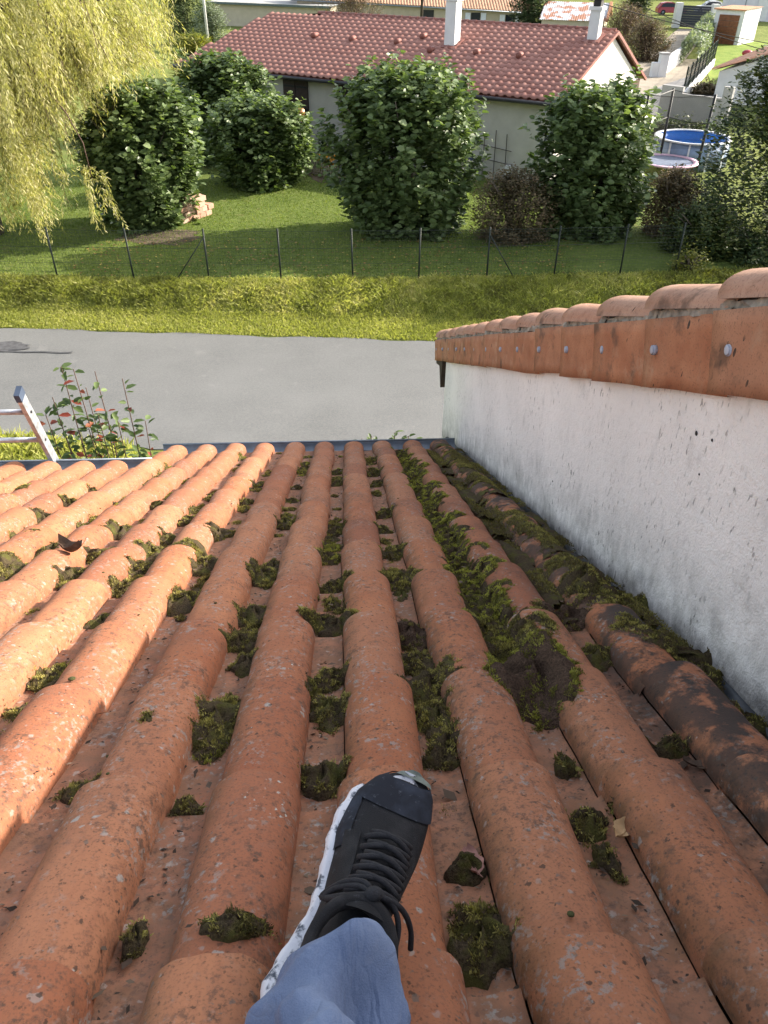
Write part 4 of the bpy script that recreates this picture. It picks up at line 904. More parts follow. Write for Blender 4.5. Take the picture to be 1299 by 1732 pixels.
# ------------------------------------------------------------------ the roof we sit on
ROT = Matrix([[*EX], [*D1], [*NN]]).transposed().to_4x4()
hs = thing('tiled_house', 'house under the photographer with an orange canal tile roof sloping to the road', 'house', (-1.0, 1.5, 0))
hl = wloc(hs)
PW, G0, GG = .21, .745, .370
def tile_mesh(seed):
    r = np.random.default_rng(seed); L = GG+.035; ny = 10
    pan = [(-.160, -.001), (-.118, 0), (-.092, .0004), (-.081, .002), (-.0735, .0065)]
    cov = [(.0715*cos(pi-pi*q/16*.97), .0065+.0585*sin(pi-pi*q/16*.97)**.84) for q in range(17)]
    ex_, ez_ = cov[-1]; lip = [(ex_, ez_), (ex_+.002, ez_-.024)]; under = [(ex_+.002, ez_-.024), (ex_-.012, ez_-.025)]
    ph = r.uniform(0, 6, 6); chip = r.uniform(-.07, .07); cw = r.uniform(.006, .014); ca = r.uniform(.002, .007) if seed % 3 == 0 else 0.0; V = []; F = []
    def pt(x, z, s, dy=0.0, dz=0.0, cover=True):
        tp = .915+.085*s; xx = x*tp if abs(x) < .075 else x
        zz = z*(.93+.07*s) if z > .012 else z; up = .018*s*(1 if cover else .8)
        w = .0010*sin(8*s+ph[0]+x*20)+.0008*sin(17*s+ph[1])+.0007*sin(31*s+x*60+ph[3])
        yy = -L*(1-s)+dy
        if s > .999: yy += .0022*sin(x*60+ph[2])+.0012*sin(x*170+ph[4])-ca*exp(-((x-chip)/cw)**2)
        if not cover and s > .999: yy -= .010
        return (xx, yy, zz+up+w+dz)
    for prof, cover in ((pan, False), (cov, True), (lip, True), (under, True)):
        b = len(V); n = len(prof)
        for j in range(ny):
            for (x, z) in prof: V.append(pt(x, z, j/(ny-1), 0, 0, cover))
        F += [(b+j*n+i, b+j*n+i+1, b+(j+1)*n+i+1, b+(j+1)*n+i) for j in range(ny-1) for i in range(n-1)]
        if prof in (pan, cov):                       # thickness of the low end, a slightly rounded arris
            b = len(V)
            for dy, dz, sc_ in ((0, 0, 1), (.0007, -.0009, .998), (.0007, -.013, .90)):
                for (x, z) in prof: v = pt(x, z, 1.0, dy, 0, cover); V.append((v[0]*(sc_ if cover else 1), v[1], v[2]+dz*(1 if cover else .7)))
            F += [(b+k*n+i, b+k*n+i+1, b+(k+1)*n+i+1, b+(k+1)*n+i) for k in range(2) for i in range(n-1)]
    return make_mesh('roof_tile', V, F, TILE, True)
tmes = [tile_mesh(s) for s in range(9)]
XC = [.046+PW*k for k in range(-13, 4)]
r = np.random.default_rng(5)
for k in range(-13, 4):
    X = .046+PW*k+r.normal(0, .002)
    jmax = 11 if k <= -7 else 13
    for j in range(-3, jmax+1):
        u = G0+GG*j+r.normal(0, .006); jj = r.normal(0, .0034)
        if k == 2 and j == 4: u += .05
        Mloc = Matrix.Translation(Vector(RF(X+jj, u, NPAN+r.normal(0, .0012))-hl)) @ ROT @ Matrix.Rotation(r.normal(0, .014), 4, 'Z') @ Matrix.Rotation(r.normal(0, .014), 4, 'Y')
        link('roof_tile', tmes[int(r.integers(9))], hs, M=Mloc)
DECK = simple('dark_underlay', (.06, .045, .035), .95)
E_R, E_L = G0+GG*13, G0+GG*11
mb = MB()
mb.quad(RF(-2.85, -.8, .775), RF(-1.33, -.8, .775), RF(-1.33, E_L-.04, .775), RF(-2.85, E_L-.04, .775))
mb.quad(RF(-1.32, -.8, .777), RF(.815, -.8, .777), RF(.815, E_R-.04, .777), RF(-1.32, E_R-.04, .777))
mb.part('roof_deck', DECK, hs)
YW = RF(0, E_R, NPAN)[1]-.22; YL = RF(0, E_L, NPAN)[1]-.22; ZE = RF(0, E_R-.25, .80)[2]; ZL = RF(0, E_L-.25, .80)[2]
mb = MB(); mb.abox(-1.30, .81, YW-.2, YW, 0, ZE-.02); mb.abox(-2.8, -1.30, YL-.2, YL, 0, ZL-.02); mb.part('wall', WALLW, hs)
mb = MB()
for (x0, x1, y0, z0) in ((-1.32, .81, YW, ZE), (-2.85, -1.33, YL, ZL)): mb.abox(x0, x1, y0+.02, y0+.05, z0-.16, z0+.02)
mb.part('fascia', simple('brown_fascia', (.10, .06, .04), .8), hs)
def gutter(x0, x1, u, label):
    c = RF(0, u, .695); R_ = .062; V = []; n = 12
    for x in (x0, x1):
        for q in range(n+1): a = pi+pi*q/n; V.append((x, c[1]+R_*cos(a), c[2]+R_*sin(a)))
        for q in range(n+1): a = 2*pi-pi*q/n; V.append((x, c[1]+(R_-.003)*cos(a), c[2]+(R_-.003)*sin(a)))
    m = 2*(n+1); F = [(i, (i+1) % m, m+(i+1) % m, m+i) for i in range(m)]
    root = thing('gutter', label, 'gutter', ((x0+x1)/2, c[1], c[2]))
    part('channel', V, F, ZINC, root, True)
    mb = MB(); mb.tube([(x0, c[1]+R_, c[2]+.004), (x1, c[1]+R_, c[2]+.004)], .008, 8); mb.part('bead', ZINC, root, True)
gutter(-1.34, .80, E_R+.055, 'blue grey zinc gutter along the eave of the long tile rows by the white wall')
gutter(-2.9, -1.24, E_L+.055, 'blue grey zinc gutter along the stepped back eave under the ladder')

# ------------------------------------------------------------------ the higher roof next door
XV, XWALL = .79, .823
nb_ = thing('neighbour_building', 'taller building at right with a stained white wall and clay verge tiles', 'building', (.95, 2.8, 0))
UW = 6.32
top0, top1 = RF(XWALL, -1.2, .075), RF(XWALL, UW, .075)
V = []
nseg = 40
yy = np.linspace(top0[1], top1[1], nseg+1)
mb = MB()
t0, t1 = top0, top1
mb.add([(XWALL, t0[1], 0), (XWALL, t1[1], 0), (XWALL, t1[1], t1[2]), (XWALL, t0[1], t0[2]), (XWALL+.3, t0[1], 0), (XWALL+.3, t1[1], 0), (XWALL+.3, t1[1], t1[2]), (XWALL+.3, t0[1], t0[2])],
       [(0, 1, 2, 3), (5, 4, 7, 6), (1, 5, 6, 2), (3, 2, 6, 7), (0, 3, 7, 4)])
mb.part('wall', WALLW, nb_)
mb = MB(); mb.abox(XWALL+.3, 6.8, top1[1]-.3, top1[1]-.003, 0, top1[2]-.05); mb.part('front_wall', WALLW, nb_)
ra = np.random.default_rng(8)
for (hu, hy, hr) in ((1.771, .206, .0065), (1.69, .213, .004), (1.741, .299, .003), (3.012, .532, .004)):
    c = RF(XWALL, hu, hy); mb = MB(); mb.tube([c-EX*.0025, c-EX*.001], [hr*.7, hr], 9); mb.part('dark_hole', BLACKP, nb_)
js = range(-4, 14); UV0, UG = 1.65, .395
mortar = simple('grey_mortar', (.24, .21, .175), .95, .5, 30, .006, 60)
NAIL = simple('zinc_nail', (.34, .36, .42), .6, .15)
for j in js:
    ue = UV0+UG*j                                     # low end of this tile
    if ue > 6.95: continue
    # face slab, hung on the edge
    dx = ra.normal(0, .0035); dz = ra.normal(0, .0035); tl = ra.normal(0, .0035)
    u0, u1 = ue-UG-.045, ue; V = []; nx_, nz_ = 7, 6
    for i in range(nx_):
        s = i/(nx_-1); u = u0+(u1-u0)*s
        for q in range(nz_):
            v = q/(nz_-1); yn = -.066+dz+tl*(s-.5)+(.108+.066)*v+.0015*sin(s*6+j)*(v > .9)
            x = XV+.012-.017*s+dx-.0015*sin(pi*s)*sin(pi*v)-(.0025 if v > .85 else 0)
            V.append(RF(x, u+ra.normal(0, .0006), yn))
    F = [(i*nz_+q, (i+1)*nz_+q, (i+1)*nz_+q+1, i*nz_+q+1) for i in range(nx_-1) for q in range(nz_-1)]
    b = len(V); V += [V[(nx_-1)*nz_+q]+EX*.014-D1*.001 for q in range(nz_)]; F += [((nx_-1)*nz_+q, b+q, b+q+1, (nx_-1)*nz_+q+1) for q in range(nz_-1)]
    b = len(V); V += [V[i*nz_+nz_-1]+EX*.014 for i in range(nx_)]; F += [(i*nz_+nz_-1, (i+1)*nz_+nz_-1, b+i+1, b+i) for i in range(nx_-1)]
    b = len(V); V += [V[i*nz_]+EX*.014 for i in range(nx_)]; F += [(i*nz_, b+i, b+i+1, (i+1)*nz_) for i in range(nx_-1)]
    vt = part('verge_tile', V, F, VERGE, nb_, True)
    c = RF(XV-.006, ue-.075, .014); mb = MB(); mb.tube([c+EX*.012, c-EX*.001], [.0125, .0125], 14); mb.tube([c-EX*.001, c-EX*.003], [.0125, .008], 14); mb.part('nail_cap', NAIL, vt, True)
    # mortar bed
    V = []; n = 14
    for i in range(n):
        u = u0+(u1-u0+.01)*i/(n-1)
        for (x, yn) in ((.815, -.060), (.801, -.062), (.804, -.072), (.806, -.084), (.83, -.09)): V.append(RF(x+ra.normal(0, .003), u, yn+ra.normal(0, .003)))
    F = [(i*5+q, (i+1)*5+q, (i+1)*5+q+1, i*5+q+1) for i in range(n-1) for q in range(4)]
    part('mortar_bed', V, F, mortar, nb_)
    # cover tile: half round, wide end down the slope
    V = []; n = 15; ny = 7; w0 = ra.normal(0, .003); hz = ra.normal(0, .002)
    for i in range(ny):
        s = i/(ny-1); u = ue-UG-.05+(UG+.05)*s; R_ = .068+.020*s; lift = .020*s+hz-.006
        for q in range(n): a = pi-pi*q/(n-1)*1.0; V.append(RF(.878+w0+R_*cos(a)*1.03, u, -.076-lift-R_*.70*sin(a)**.9 if sin(a) > 1e-6 else -.076-lift))
    F = [(i*n+q, (i+1)*n+q, (i+1)*n+q+1, i*n+q+1)[::-1] for i in range(ny-1) for q in range(n-1)]
    b = len(V)
    for q in range(n): a = pi-pi*q/(n-1); V.append(RF(.878+w0+.074*cos(a), ue-.001, -.076-.014-hz-.070*.70*max(sin(a), 0)**.9))
    F += [((ny-1)*n+q, (ny-1)*n+q+1, b+q+1, b+q) for q in range(n-1)]
    b = len(V)
    for i in range(ny): V.append(V[i*n]+EX*.012)
    F += [(i*n, b+i, b+i+1, (i+1)*n) for i in range(ny-1)]
    part('cover_tile', V, F, COVERT, nb_, True)
# roof field behind the verge (mostly hidden)
V, F = [], []
mb = MB()
for c_ in range(24):
    Xc = .882+.125+.10+PW*c_; 
    for i, u in enumerate((-1.4, 6.88)): pass
    P_ = []
    for u in (-1.4, 6.88):
        for (x, z) in ((-.105, 0), (-.075, .002), (-.06, .035), (-.03, .055), (0, .062), (.03, .055), (.06, .035), (.075, .002)): P_.append(RF(Xc+x, u, -.055-z))
    mb.add(P_, [(i, i+1, 8+i+1, 8+i) for i in range(7)])
    mb.add([RF(Xc+.075, -1.4, -.055), RF(Xc+.105, -1.4, -.055), RF(Xc+.105, 6.88, -.055), RF(Xc+.075, 6.88, -.055)], [(0, 1, 2, 3)])
mb.part('roof_field', VERGE, nb_, True)
mb = MB(); mb.add([RF(.845, -1.4, -.02), RF(6.9, -1.4, -.02), RF(6.9, 6.8, -.02), RF(.845, 6.8, -.02), RF(.845, -1.4, .06), RF(6.9, -1.4, .06), RF(6.9, 6.8, .06), RF(.845, 6.8, .06)], [(0, 1, 2, 3), (4, 7, 6, 5), (0, 4, 5, 1), (2, 6, 7, 3), (3, 7, 4, 0), (1, 5, 6, 2)]); mb.part('roof_deck', DECK, nb_)
DKW = simple('dark_brown_wood', (.045, .032, .024), .8, .3, 20)
mb = MB(); P_ = [RF(.80, 6.40, .10), RF(.80, 6.84, .10), RF(.80, 6.84, .135), RF(.80, 6.62, .15), RF(.80, 6.56, .33)]; mb.add(P_+[p+EX*.05 for p in P_], [(0, 1, 2, 3, 4), (9, 8, 7, 6, 5)]+[(i, (i+1) % 5, 5+(i+1) % 5, 5+i) for i in range(5)][::1]); mb.part('rafter_end', DKW, nb_)
LEAD = simple('lead_flashing', (.055, .06, .07), .55, .4, 20, .002, 60, .4, .4)
mb = MB(); A_ = [RF(.818, .2, .665), RF(.818, 6.3, .668), RF(.818, 6.3, .742), RF(.818, .2, .745), RF(.765, .2, .752), RF(.765, 6.3, .752)]
V = []; n = 90
for i in range(n):
    u = .2+6.1*i/(n-1); hgt = .718+.006*sin(u*7)+.005*sin(u*19)+(.02 if u < 2.8 else 0)
    V += [RF(.8215, u, hgt), RF(.813, u, hgt+.001), RF(.810, u, .742), RF(.760, u, .756)]
F = [(i*4+q, (i+1)*4+q, (i+1)*4+q+1, i*4+q+1) for i in range(n-1) for q in range(3)]
part('flashing', V, F, LEAD, nb_, True)

# ------------------------------------------------------------------ moss
def surf(X):
    dx = ((X-.046+PW/2) % PW)-PW/2
    return .062*np.sqrt(np.clip(1-(dx/.071)**2, 0, 1))+.008
def clump(X, u, w, l, hgt, seed, dense=1.0, soil=.35, blade=.012, bright=.5, follow=True, fringe=False, sink=.5):
    "mound of soil and moss fronds in roof coordinates -> (mound V,F), (blades V,F,tone)"
    r = np.random.default_rng(seed); nu, nv = (30, 9) if w > .07 else (18, 6); V = []; ph = r.uniform(0, 6.28, 6)
    def edge(a): return 1+.18*np.sin(2*a+ph[0])+.12*np.sin(3*a+ph[1])+.08*np.sin(5*a+ph[2])+.05*np.sin(11*a+ph[3])
    for j in range(nv+1):
        rr = j/nv
        for i in range(nu):
            a = 2*pi*i/nu; x = X+w/2*rr*edge(a)*cos(a); y = u+l/2*rr*edge(a)*sin(a)
            z = surf(x) if follow else surf(X)*.3; zz = z*(1-sink*(1-rr))*(.9 if sink else 1)+hgt*(1-rr**2.2)*(1+.35*sin(a*3+ph[4]+rr*6))+r.normal(0, .0016)-.004*(rr > .95)-(.01 if rr == 1 else 0)
            V.append(RF(x, y, NPAN-zz))
    F = [(j*nu+i, (j+1)*nu+i, (j+1)*nu+(i+1) % nu, j*nu+(i+1) % nu) for j in range(nv) for i in range(nu)]
    n = int(210000*w*l*dense*(.6 if fringe else 1))+40
    # fronds gathered in small tufts
    nt = max(8, n//30); ta = r.uniform(0, 2*pi, nt); tr_ = np.sqrt(r.uniform(0, 1, nt))*1.04; tt = r.normal(0, .24, nt); tdir = r.normal(0, 1, (nt, 3))
    k = r.integers(0, nt, n); a = ta[k]; rr = np.clip(tr_[k]+r.normal(0, .03, n), 0, 1.15); rr = np.where((rr < .72) & fringe & (np.sin(a*2+ph[0]) < .6), .72+.36*rr, rr)
    x = X+w/2*rr*edge(a)*np.cos(a)+r.normal(0, .0035, n); y = u+l/2*rr*edge(a)*np.sin(a)+r.normal(0, .0035, n)
    z = surf(x) if follow else surf(X)*.3*np.ones(n)
    zz = z*(1-sink*(1-np.clip(rr, 0, 1)))*(.9 if sink else 1)+hgt*np.clip(1-rr**2.2, 0, 1)*(1+.35*np.sin(a*3+ph[4]+rr*6))
    P = np.array([CAM])+np.outer(x, EX)+np.outer(y, D1)-np.outer(NPAN-zz, NN)
    out = np.outer(np.cos(a)*rr, EX)+np.outer(np.sin(a)*rr, D1)
    ax = norm(out*.35+NN*.75+tdir[k]*.28+r.normal(0, .45, (n, 3)))
    L = blade*r.uniform(.5, 1.5, n)
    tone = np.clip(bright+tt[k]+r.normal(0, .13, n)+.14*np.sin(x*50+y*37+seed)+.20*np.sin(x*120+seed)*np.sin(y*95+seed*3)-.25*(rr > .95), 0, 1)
    if soil > 0:
        bare_ = (np.sin(x*33+ph[5])+np.sin(y*29+ph[4])) > 2-soil*3; P = P[~bare_]; ax = ax[~bare_]; L = L[~bare_]; tone = tone[~bare_]
    # a frond: long narrow kite, base darker
    nr = norm(r.normal(0, 1, P.shape)); sd_ = norm(np.cross(ax, nr)); W = L*.15+.0005
    Vb = np.stack([P+sd_*W[:, None], P+ax*L[:, None], P-sd_*W[:, None]], 1).reshape(-1, 3)
    i = np.arange(len(P))*3; Fb = np.stack([i, i+1, i+2], 1)
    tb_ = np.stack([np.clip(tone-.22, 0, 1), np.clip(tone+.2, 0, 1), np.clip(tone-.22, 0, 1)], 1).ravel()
    return (np.array(V), F), (Vb, Fb, tb_)
MOSSPTS = [(-1.661,3.95,0.167,0.067),(-1.632,3.69,0.094,0.038),(-1.375,3.39,0.143,0.063),(-1.364,3.71,0.139,0.043),(-1.369,4.05,0.083,0.033),(-1.154,2.54,0.111,0.155),(-1.081,2.81,0.119,0.095),(-1.195,2.91,0.099,0.050),(-0.944,3.08,0.152,0.089),(-0.910,2.71,0.169,0.045),(-0.719,2.53,0.105,0.084),(-0.920,2.48,0.105,0.084),(-0.711,2.33,0.078,0.078),(-0.893,3.62,0.102,0.044),(-0.726,2.95,0.096,0.072),(-0.739,2.73,0.112,0.090),(-0.712,3.22,0.065,0.039),(-0.692,3.83,0.055,0.036),(-0.544,2.98,0.120,0.084),(-0.568,2.67,0.108,0.076),(-0.495,2.55,0.124,0.114),(-0.486,2.17,0.107,0.107),(-0.493,3.65,0.072,0.052),(-0.272,3.17,0.100,0.075),(-0.265,4.73,0.074,0.037),(-0.267,4.03,0.063,0.028),(-0.045,4.51,0.088,0.056),(-0.036,4.09,0.102,0.045),(-0.048,3.00,0.083,0.047),(0.168,4.41,0.103,0.055),(-0.307,2.42,0.107,0.107),(-0.253,2.52,0.071,0.081),(-0.105,2.58,0.113,0.072),(-0.044,2.58,0.072,0.072),(-0.023,2.27,0.100,0.064),(-0.048,2.12,0.052,0.069),(-0.101,1.95,0.096,0.056),(-0.022,1.92,0.094,0.055),(-0.267,2.04,0.092,0.084),(-0.293,1.82,0.121,0.061),(-0.229,1.70,0.071,0.071),(-0.278,1.42,0.124,0.111),(-0.047,1.60,0.081,0.054),(-0.048,1.44,0.092,0.092),(-0.053,1.20,0.085,0.053),(0.169,3.30,0.117,0.078),(0.118,3.01,0.071,0.060),(0.161,2.64,0.158,0.105),(0.162,2.31,0.130,0.149),(0.179,4.06,0.111,0.063),(0.395,4.34,0.186,0.102),(0.373,3.77,0.178,0.104),(0.373,3.04,0.145,0.097),(0.386,2.79,0.156,0.089),(0.402,2.53,0.163,0.102),(0.410,2.29,0.168,0.112),(0.400,2.08,0.120,0.086),(0.341,1.85,0.108,0.108),(0.427,1.76,0.224,0.194),(0.384,1.52,0.198,0.079),(0.143,1.84,0.076,0.030),(0.143,1.67,0.084,0.070),(0.176,1.54,0.118,0.104),(0.178,1.40,0.097,0.097),(0.188,1.30,0.069,0.069),(0.154,1.25,0.055,0.044),(0.677,4.90,0.154,0.077),(0.678,4.30,0.203,0.102),(0.679,3.74,0.148,0.089),(0.658,2.95,0.167,0.119),(0.682,2.58,0.170,0.127),(0.664,2.29,0.153,0.115),(0.666,2.08,0.212,0.106),(0.748,2.02,0.157,0.105),(0.575,1.92,0.147,0.098),(0.669,1.74,0.153,0.092),(0.574,1.67,0.102,0.073),(0.744,1.64,0.148,0.045),(0.774,1.55,0.086,0.043),(0.351,1.04,0.070,0.045),(0.354,0.96,0.033,0.048),(0.158,0.95,0.064,0.032),(0.153,0.82,0.067,0.092),(-0.147,0.80,0.074,0.021),(-0.290,0.85,0.026,0.053),(-0.277,1.13,0.042,0.031),(-0.380,1.33,0.024,0.024),(0.373,1.21,0.033,0.067),(0.574,1.25,0.071,0.030),(0.155,1.80,0.060,0.045),(0.729,1.33,0.077,0.026)]
# clods large enough to single out: index in the list -> label
t = NT('brown_soil', .95, .1); c_ = t.mix(t.ramp(t.noise(50, 7, rough=.7), .35, .65), (.085, .052, .036), (.17, .11, .075)); c_ = t.mix(t.ramp(t.noise(230, 5, rough=.7), .45, .62, 0, .8), c_, (.035, .024, .018)); t.color(c_); t.bump(t.noise(200, 6, rough=.75), .008, 1.0, t.bump(t.noise(50, 4), .012, 1.0)); BROWNSOIL = t.m
NAMED = {60: 'dark crumbly soil clod spilling below the large brown clod on the fourth row', 0: 'dark green clump on the upper left tile row nearest the ladder', 5: 'broad mossy clump at the far left edge of the roof', 8: 'moss clump on the sunlit tiles halfway between ladder and shoe',
 16: 'tiny', 18: 'bright tipped moss tuft on the last sunlit row beside the shade line', 20: 'yellow green moss mound against the last sunlit row', 21: 'brownish moss sliding down the first shaded valley',
 30: 'rounded dark moss cushion bulging over a shaded tile', 32: 'dark curled moss flap overhanging the middle valley', 37: 'flat moss mat with bright left fringe in the middle valley',
 39: 'ragged moss heap left of the grey patched tile', 41: 'dense square moss cushion up the valley left of the shoe toe', 43: 'dark green cushion directly beyond the shoe toe, left valley', 44: 'spiky moss tuft just left of the shoe toe',
 50: 'dark moss lump high in the valley right of the toe row', 59: 'large brown soil backed clod lying across the fourth tile row', 63: 'long dark moss heap beyond the shoe on its right', 72: 'big olive moss pile against the foot of the white wall',
 74: 'brown clod with bright fern like fringe near the white wall', 79: 'small moss tuft in the valley near the pale dry leaf', 82: 'shaggy dark moss mat right of the trouser leg', 81: 'dark moss tuft above the pinkish dead leaf'}
mound_V, mound_F, bl_, blb = [], [], [], []
for q, (X, u, w, h) in enumerate(MOSSPTS):
    l = min(max(h/.62, w*.55), w*2.2, .24)
    right = X > .30 and u > 1.4
    valley = abs((((X-.046) % PW)/PW)-.5) < .36
    ww = min(w*1.1, .20) if right else min(w*1.15, .132)
    hgt = (.016+.13*ww) if valley else .010
    Xq = X
    if valley and not right: Xq = .046+PW*(math.floor((X-.046)/PW)+.5)+((X-.046) % PW-PW/2)*.55
    bright = .50 if not right else (.66 if X < .5 and u > 2.2 else .48)
    if q in (59, 74, 60, 72): bright = .34; hgt = .040 if q != 59 else .052; ww *= 1.12
    if q == 59: l = .33; ww = .25; hgt = .058
    if q == 60: l = .20
    if X < -.3: bright = .48
    if u < 1.3: bright = .38
    sz = .0045+.0020*min(u, 3)/3
    (mv, mf), b_ = clump(Xq, u, ww, l, hgt, 100+q, 1.0 if u < 2.4 else .7, (0 if q in (59, 60, 74) else .30), sz, bright, fringe=q in (59, 60, 74, 44), sink=.5 if valley else 0)
    if q in NAMED and NAMED[q] != 'tiny':
        rt = thing('moss_clod', NAMED[q], 'moss', tuple(RF(Xq, u, NPAN)), 'clods of moss lying on the tiles')
        part('soil', mv, mf, BROWNSOIL if q in (59, 60, 74) else SOILM, rt, True); part('fronds', b_[0], b_[1], MOSSB if (right and X < .5) else MOSS, rt, False, b_[2])
    else:
        b = len(mound_V)
        mound_F += [tuple(b+i for i in f) for f in mf]; mound_V += list(mv); (blb if (right and X < .5 and u > 2) or q in (33, 26, 27) else bl_).append(b_)
# continuous moss in the right hand valleys
rr_ = np.random.default_rng(77)
for q in range(58):
    u = 1.75+3.6*(q/58); X = .375+rr_.normal(0, .020); w = rr_.uniform(.09, .16)*(1 if u > 2 else .8)
    if u > 4.2: w *= .8
    (mv, mf), b_ = clump(X, u, w, rr_.uniform(.08, .14), rr_.uniform(.018, .036), 300+q, .7, .25, .0065, .50+.18*sin(q*.9))
    b = len(mound_V); mound_F += [tuple(b+i for i in f) for f in mf]; mound_V += list(mv); blb.append(b_)
for q in range(120):
    u = 1.50+3.85*(q/120); X = (.59, .655, .70)[q % 3]+rr_.normal(0, .018); w = rr_.uniform(.08, .14)
    if 3.1 < u < 3.45 and .64 < X < .72: continue
    if u < 2.3: X = (.745 if q % 2 else .70)+rr_.normal(0, .02)
    if u < 1.75: X = .765; w = .06
    (mv, mf), b_ = clump(X, u, w, rr_.uniform(.09, .16), rr_.uniform(.006, .020), 400+q, .65, .35, .0065, .42)
    b = len(mound_V); mound_F += [tuple(b+i for i in f) for f in mf]; mound_V += list(mv); bl_.append(b_)
def valley_z(x):
    return np.maximum(surf(x), .030)+.004
gx, gu = 17, 230; VV = []; rg_ = np.random.default_rng(55); nzx = rg_.uniform(0, 6.28, 12)
def nz2(x, u): return (np.sin(x*41+nzx[0]+1.7*np.sin(u*5+nzx[1]))+np.sin(u*17+nzx[2]+2*np.sin(x*23))+.8*np.sin(u*39+x*60+nzx[3])+.6*np.sin(u*71-x*90+nzx[4]))/3.4
XX, UU = np.meshgrid(np.linspace(.545, .800, gx), np.linspace(1.62, 5.35, gu)); XX = XX+.006*np.sin(UU*23+XX*40)
HH = valley_z(XX)+.006+.007*nz2(XX, UU)+rg_.normal(0, .0012, XX.shape)
edge_ = np.minimum((XX-.545)/.02, (.802-XX)/.02); HH = np.where(edge_ < .5, HH-.012, HH)
Pg = CAM+XX[..., None]*EX+UU[..., None]*D1-(NPAN-HH)[..., None]*NN
okm = (nz2(XX, UU) > -.42)&~((UU > 3.08)&(UU < 3.42)&(XX > .635)&(XX < .715))&((UU > 2.15)|(XX > .735)|((XX < .60)&(UU > 1.85)))
b = len(mound_V); mound_V += [tuple(v) for v in Pg.reshape(-1, 3)]
for j in range(gu-1):
    for i in range(gx-1):
        if okm[j, i] and okm[j+1, i+1]: mound_F.append((b+j*gx+i, b+(j+1)*gx+i, b+(j+1)*gx+i+1, b+j*gx+i+1))
n = 60000; x = rg_.uniform(.55, .795, n); u = rg_.uniform(1.65, 5.3, n); q_ = nz2(x, u); patch = np.sin(x*19+u*3.1)+np.sin(u*7.3+x*8)+.5*np.sin(u*15)
kp = (q_ > -.35)&(patch > -.25)&~((u > 3.05)&(u < 3.45)&(x > .63)&(x < .72))&((u > 2.15)|(x > .735)|((x < .60)&(u > 1.85))); x, u, q_ = x[kp], u[kp], q_[kp]; n = len(x)
P = CAM+np.outer(x, EX)+np.outer(u, D1)-np.outer(NPAN-(valley_z(x)+.006+.007*q_), NN); ax = norm(NN*.8+rg_.normal(0, .5, (n, 3))); L = .0065*rg_.uniform(.5, 1.5, n); sd_ = norm(np.cross(ax, rg_.normal(0, 1, (n, 3)))); W = (L*.15+.0005)[:, None]
Vb = np.stack([P+sd_*W, P+ax*L[:, None], P-sd_*W], 1).reshape(-1, 3); i = np.arange(n)*3; tn = np.clip(.38+.2*np.sin(x*37+u*5)+rg_.normal(0, .16, n), 0, 1)
bl_.append((Vb, np.stack([i, i+1, i+2], 1), np.stack([tn-.2, tn+.2, tn-.2], 1).clip(0, 1).ravel()))
for q in range(170):                                   # broken moss along the other valleys
    k = int(rg_.integers(-10, 2)); u = 1.15+4.1*rg_.uniform(0, 1)
    if k <= -7 and u > 4.6: continue
    if k < -3 and rg_.uniform() < .4: continue
    X = .046+PW*(k-.5)+rg_.normal(0, .010); w = rg_.uniform(.05, .10)
    (mv, mf), b_ = clump(X, u, w, w*rg_.uniform(.8, 1.7), w*rg_.uniform(.08, .24), 1500+q, .75, .35, .0060, rg_.uniform(.3, .68))
    b = len(mound_V); mound_F += [tuple(b+i for i in f) for f in mf]; mound_V += list(mv); (blb if rg_.uniform() < .25 else bl_).append(b_)
# small scraps in every valley
for q in range(230):
    k = int(rr_.integers(-11, 4)); u = .8+4.7*rr_.uniform(0, 1)**.8; X = .046+PW*(k-.5)+rr_.normal(0, .012)
    if k <= -7 and u > 4.7: continue
    if u < 1.2 and rr_.uniform() < .6: continue
    w = rr_.uniform(.018, .055); (mv, mf), b_ = clump(X, u, w, w*rr_.uniform(.9, 2.2), w*.22, 600+q, 1.0, .2, .008, rr_.uniform(.3, .65))
    b = len(mound_V); mound_F += [tuple(b+i for i in f) for f in mf]; mound_V += list(mv); bl_.append(b_)
single('moss_soil', mound_V, mound_F, SOILM, (0, 2, 7), True, label='dark soil under the moss in the roof valleys', kind='stuff')
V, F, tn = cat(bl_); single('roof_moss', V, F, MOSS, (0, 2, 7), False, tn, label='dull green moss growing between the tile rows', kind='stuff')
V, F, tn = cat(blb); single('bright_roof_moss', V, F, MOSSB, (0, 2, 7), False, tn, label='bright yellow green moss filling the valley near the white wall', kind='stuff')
# round moss buttons on the tiles
mv_, bl2 = MB(), []
for q in range(210):
    k = int(rr_.integers(-11, 4)); u = .45+4.9*rr_.uniform(0, 1)**1.3; X = .046+PW*k+rr_.uniform(-.075, .085)
    if k <= -7 and u > 4.7: continue
    s = (abs(rr_.normal(.0042, .0018))+.0016)*(.55 if u < 1.5 else .8); V, F = sphere((0, 0, 0), s, 8, 5, (1, 1.15, .42)); c = RF(X, u, NPAN-surf(X)+.001); tlt = np.outer(EX, EX)
    mv_.add([c+EX*v[0]+D1*v[1]+NN*v[2] for v in V], F)
mv_.single('moss_buttons', simple('moss_button', (.055, .055, .018), .95, .5, 90, .002, 300), (0, 2, 7), True, label='tiny round moss buttons dotted over the tiles', kind='stuff')
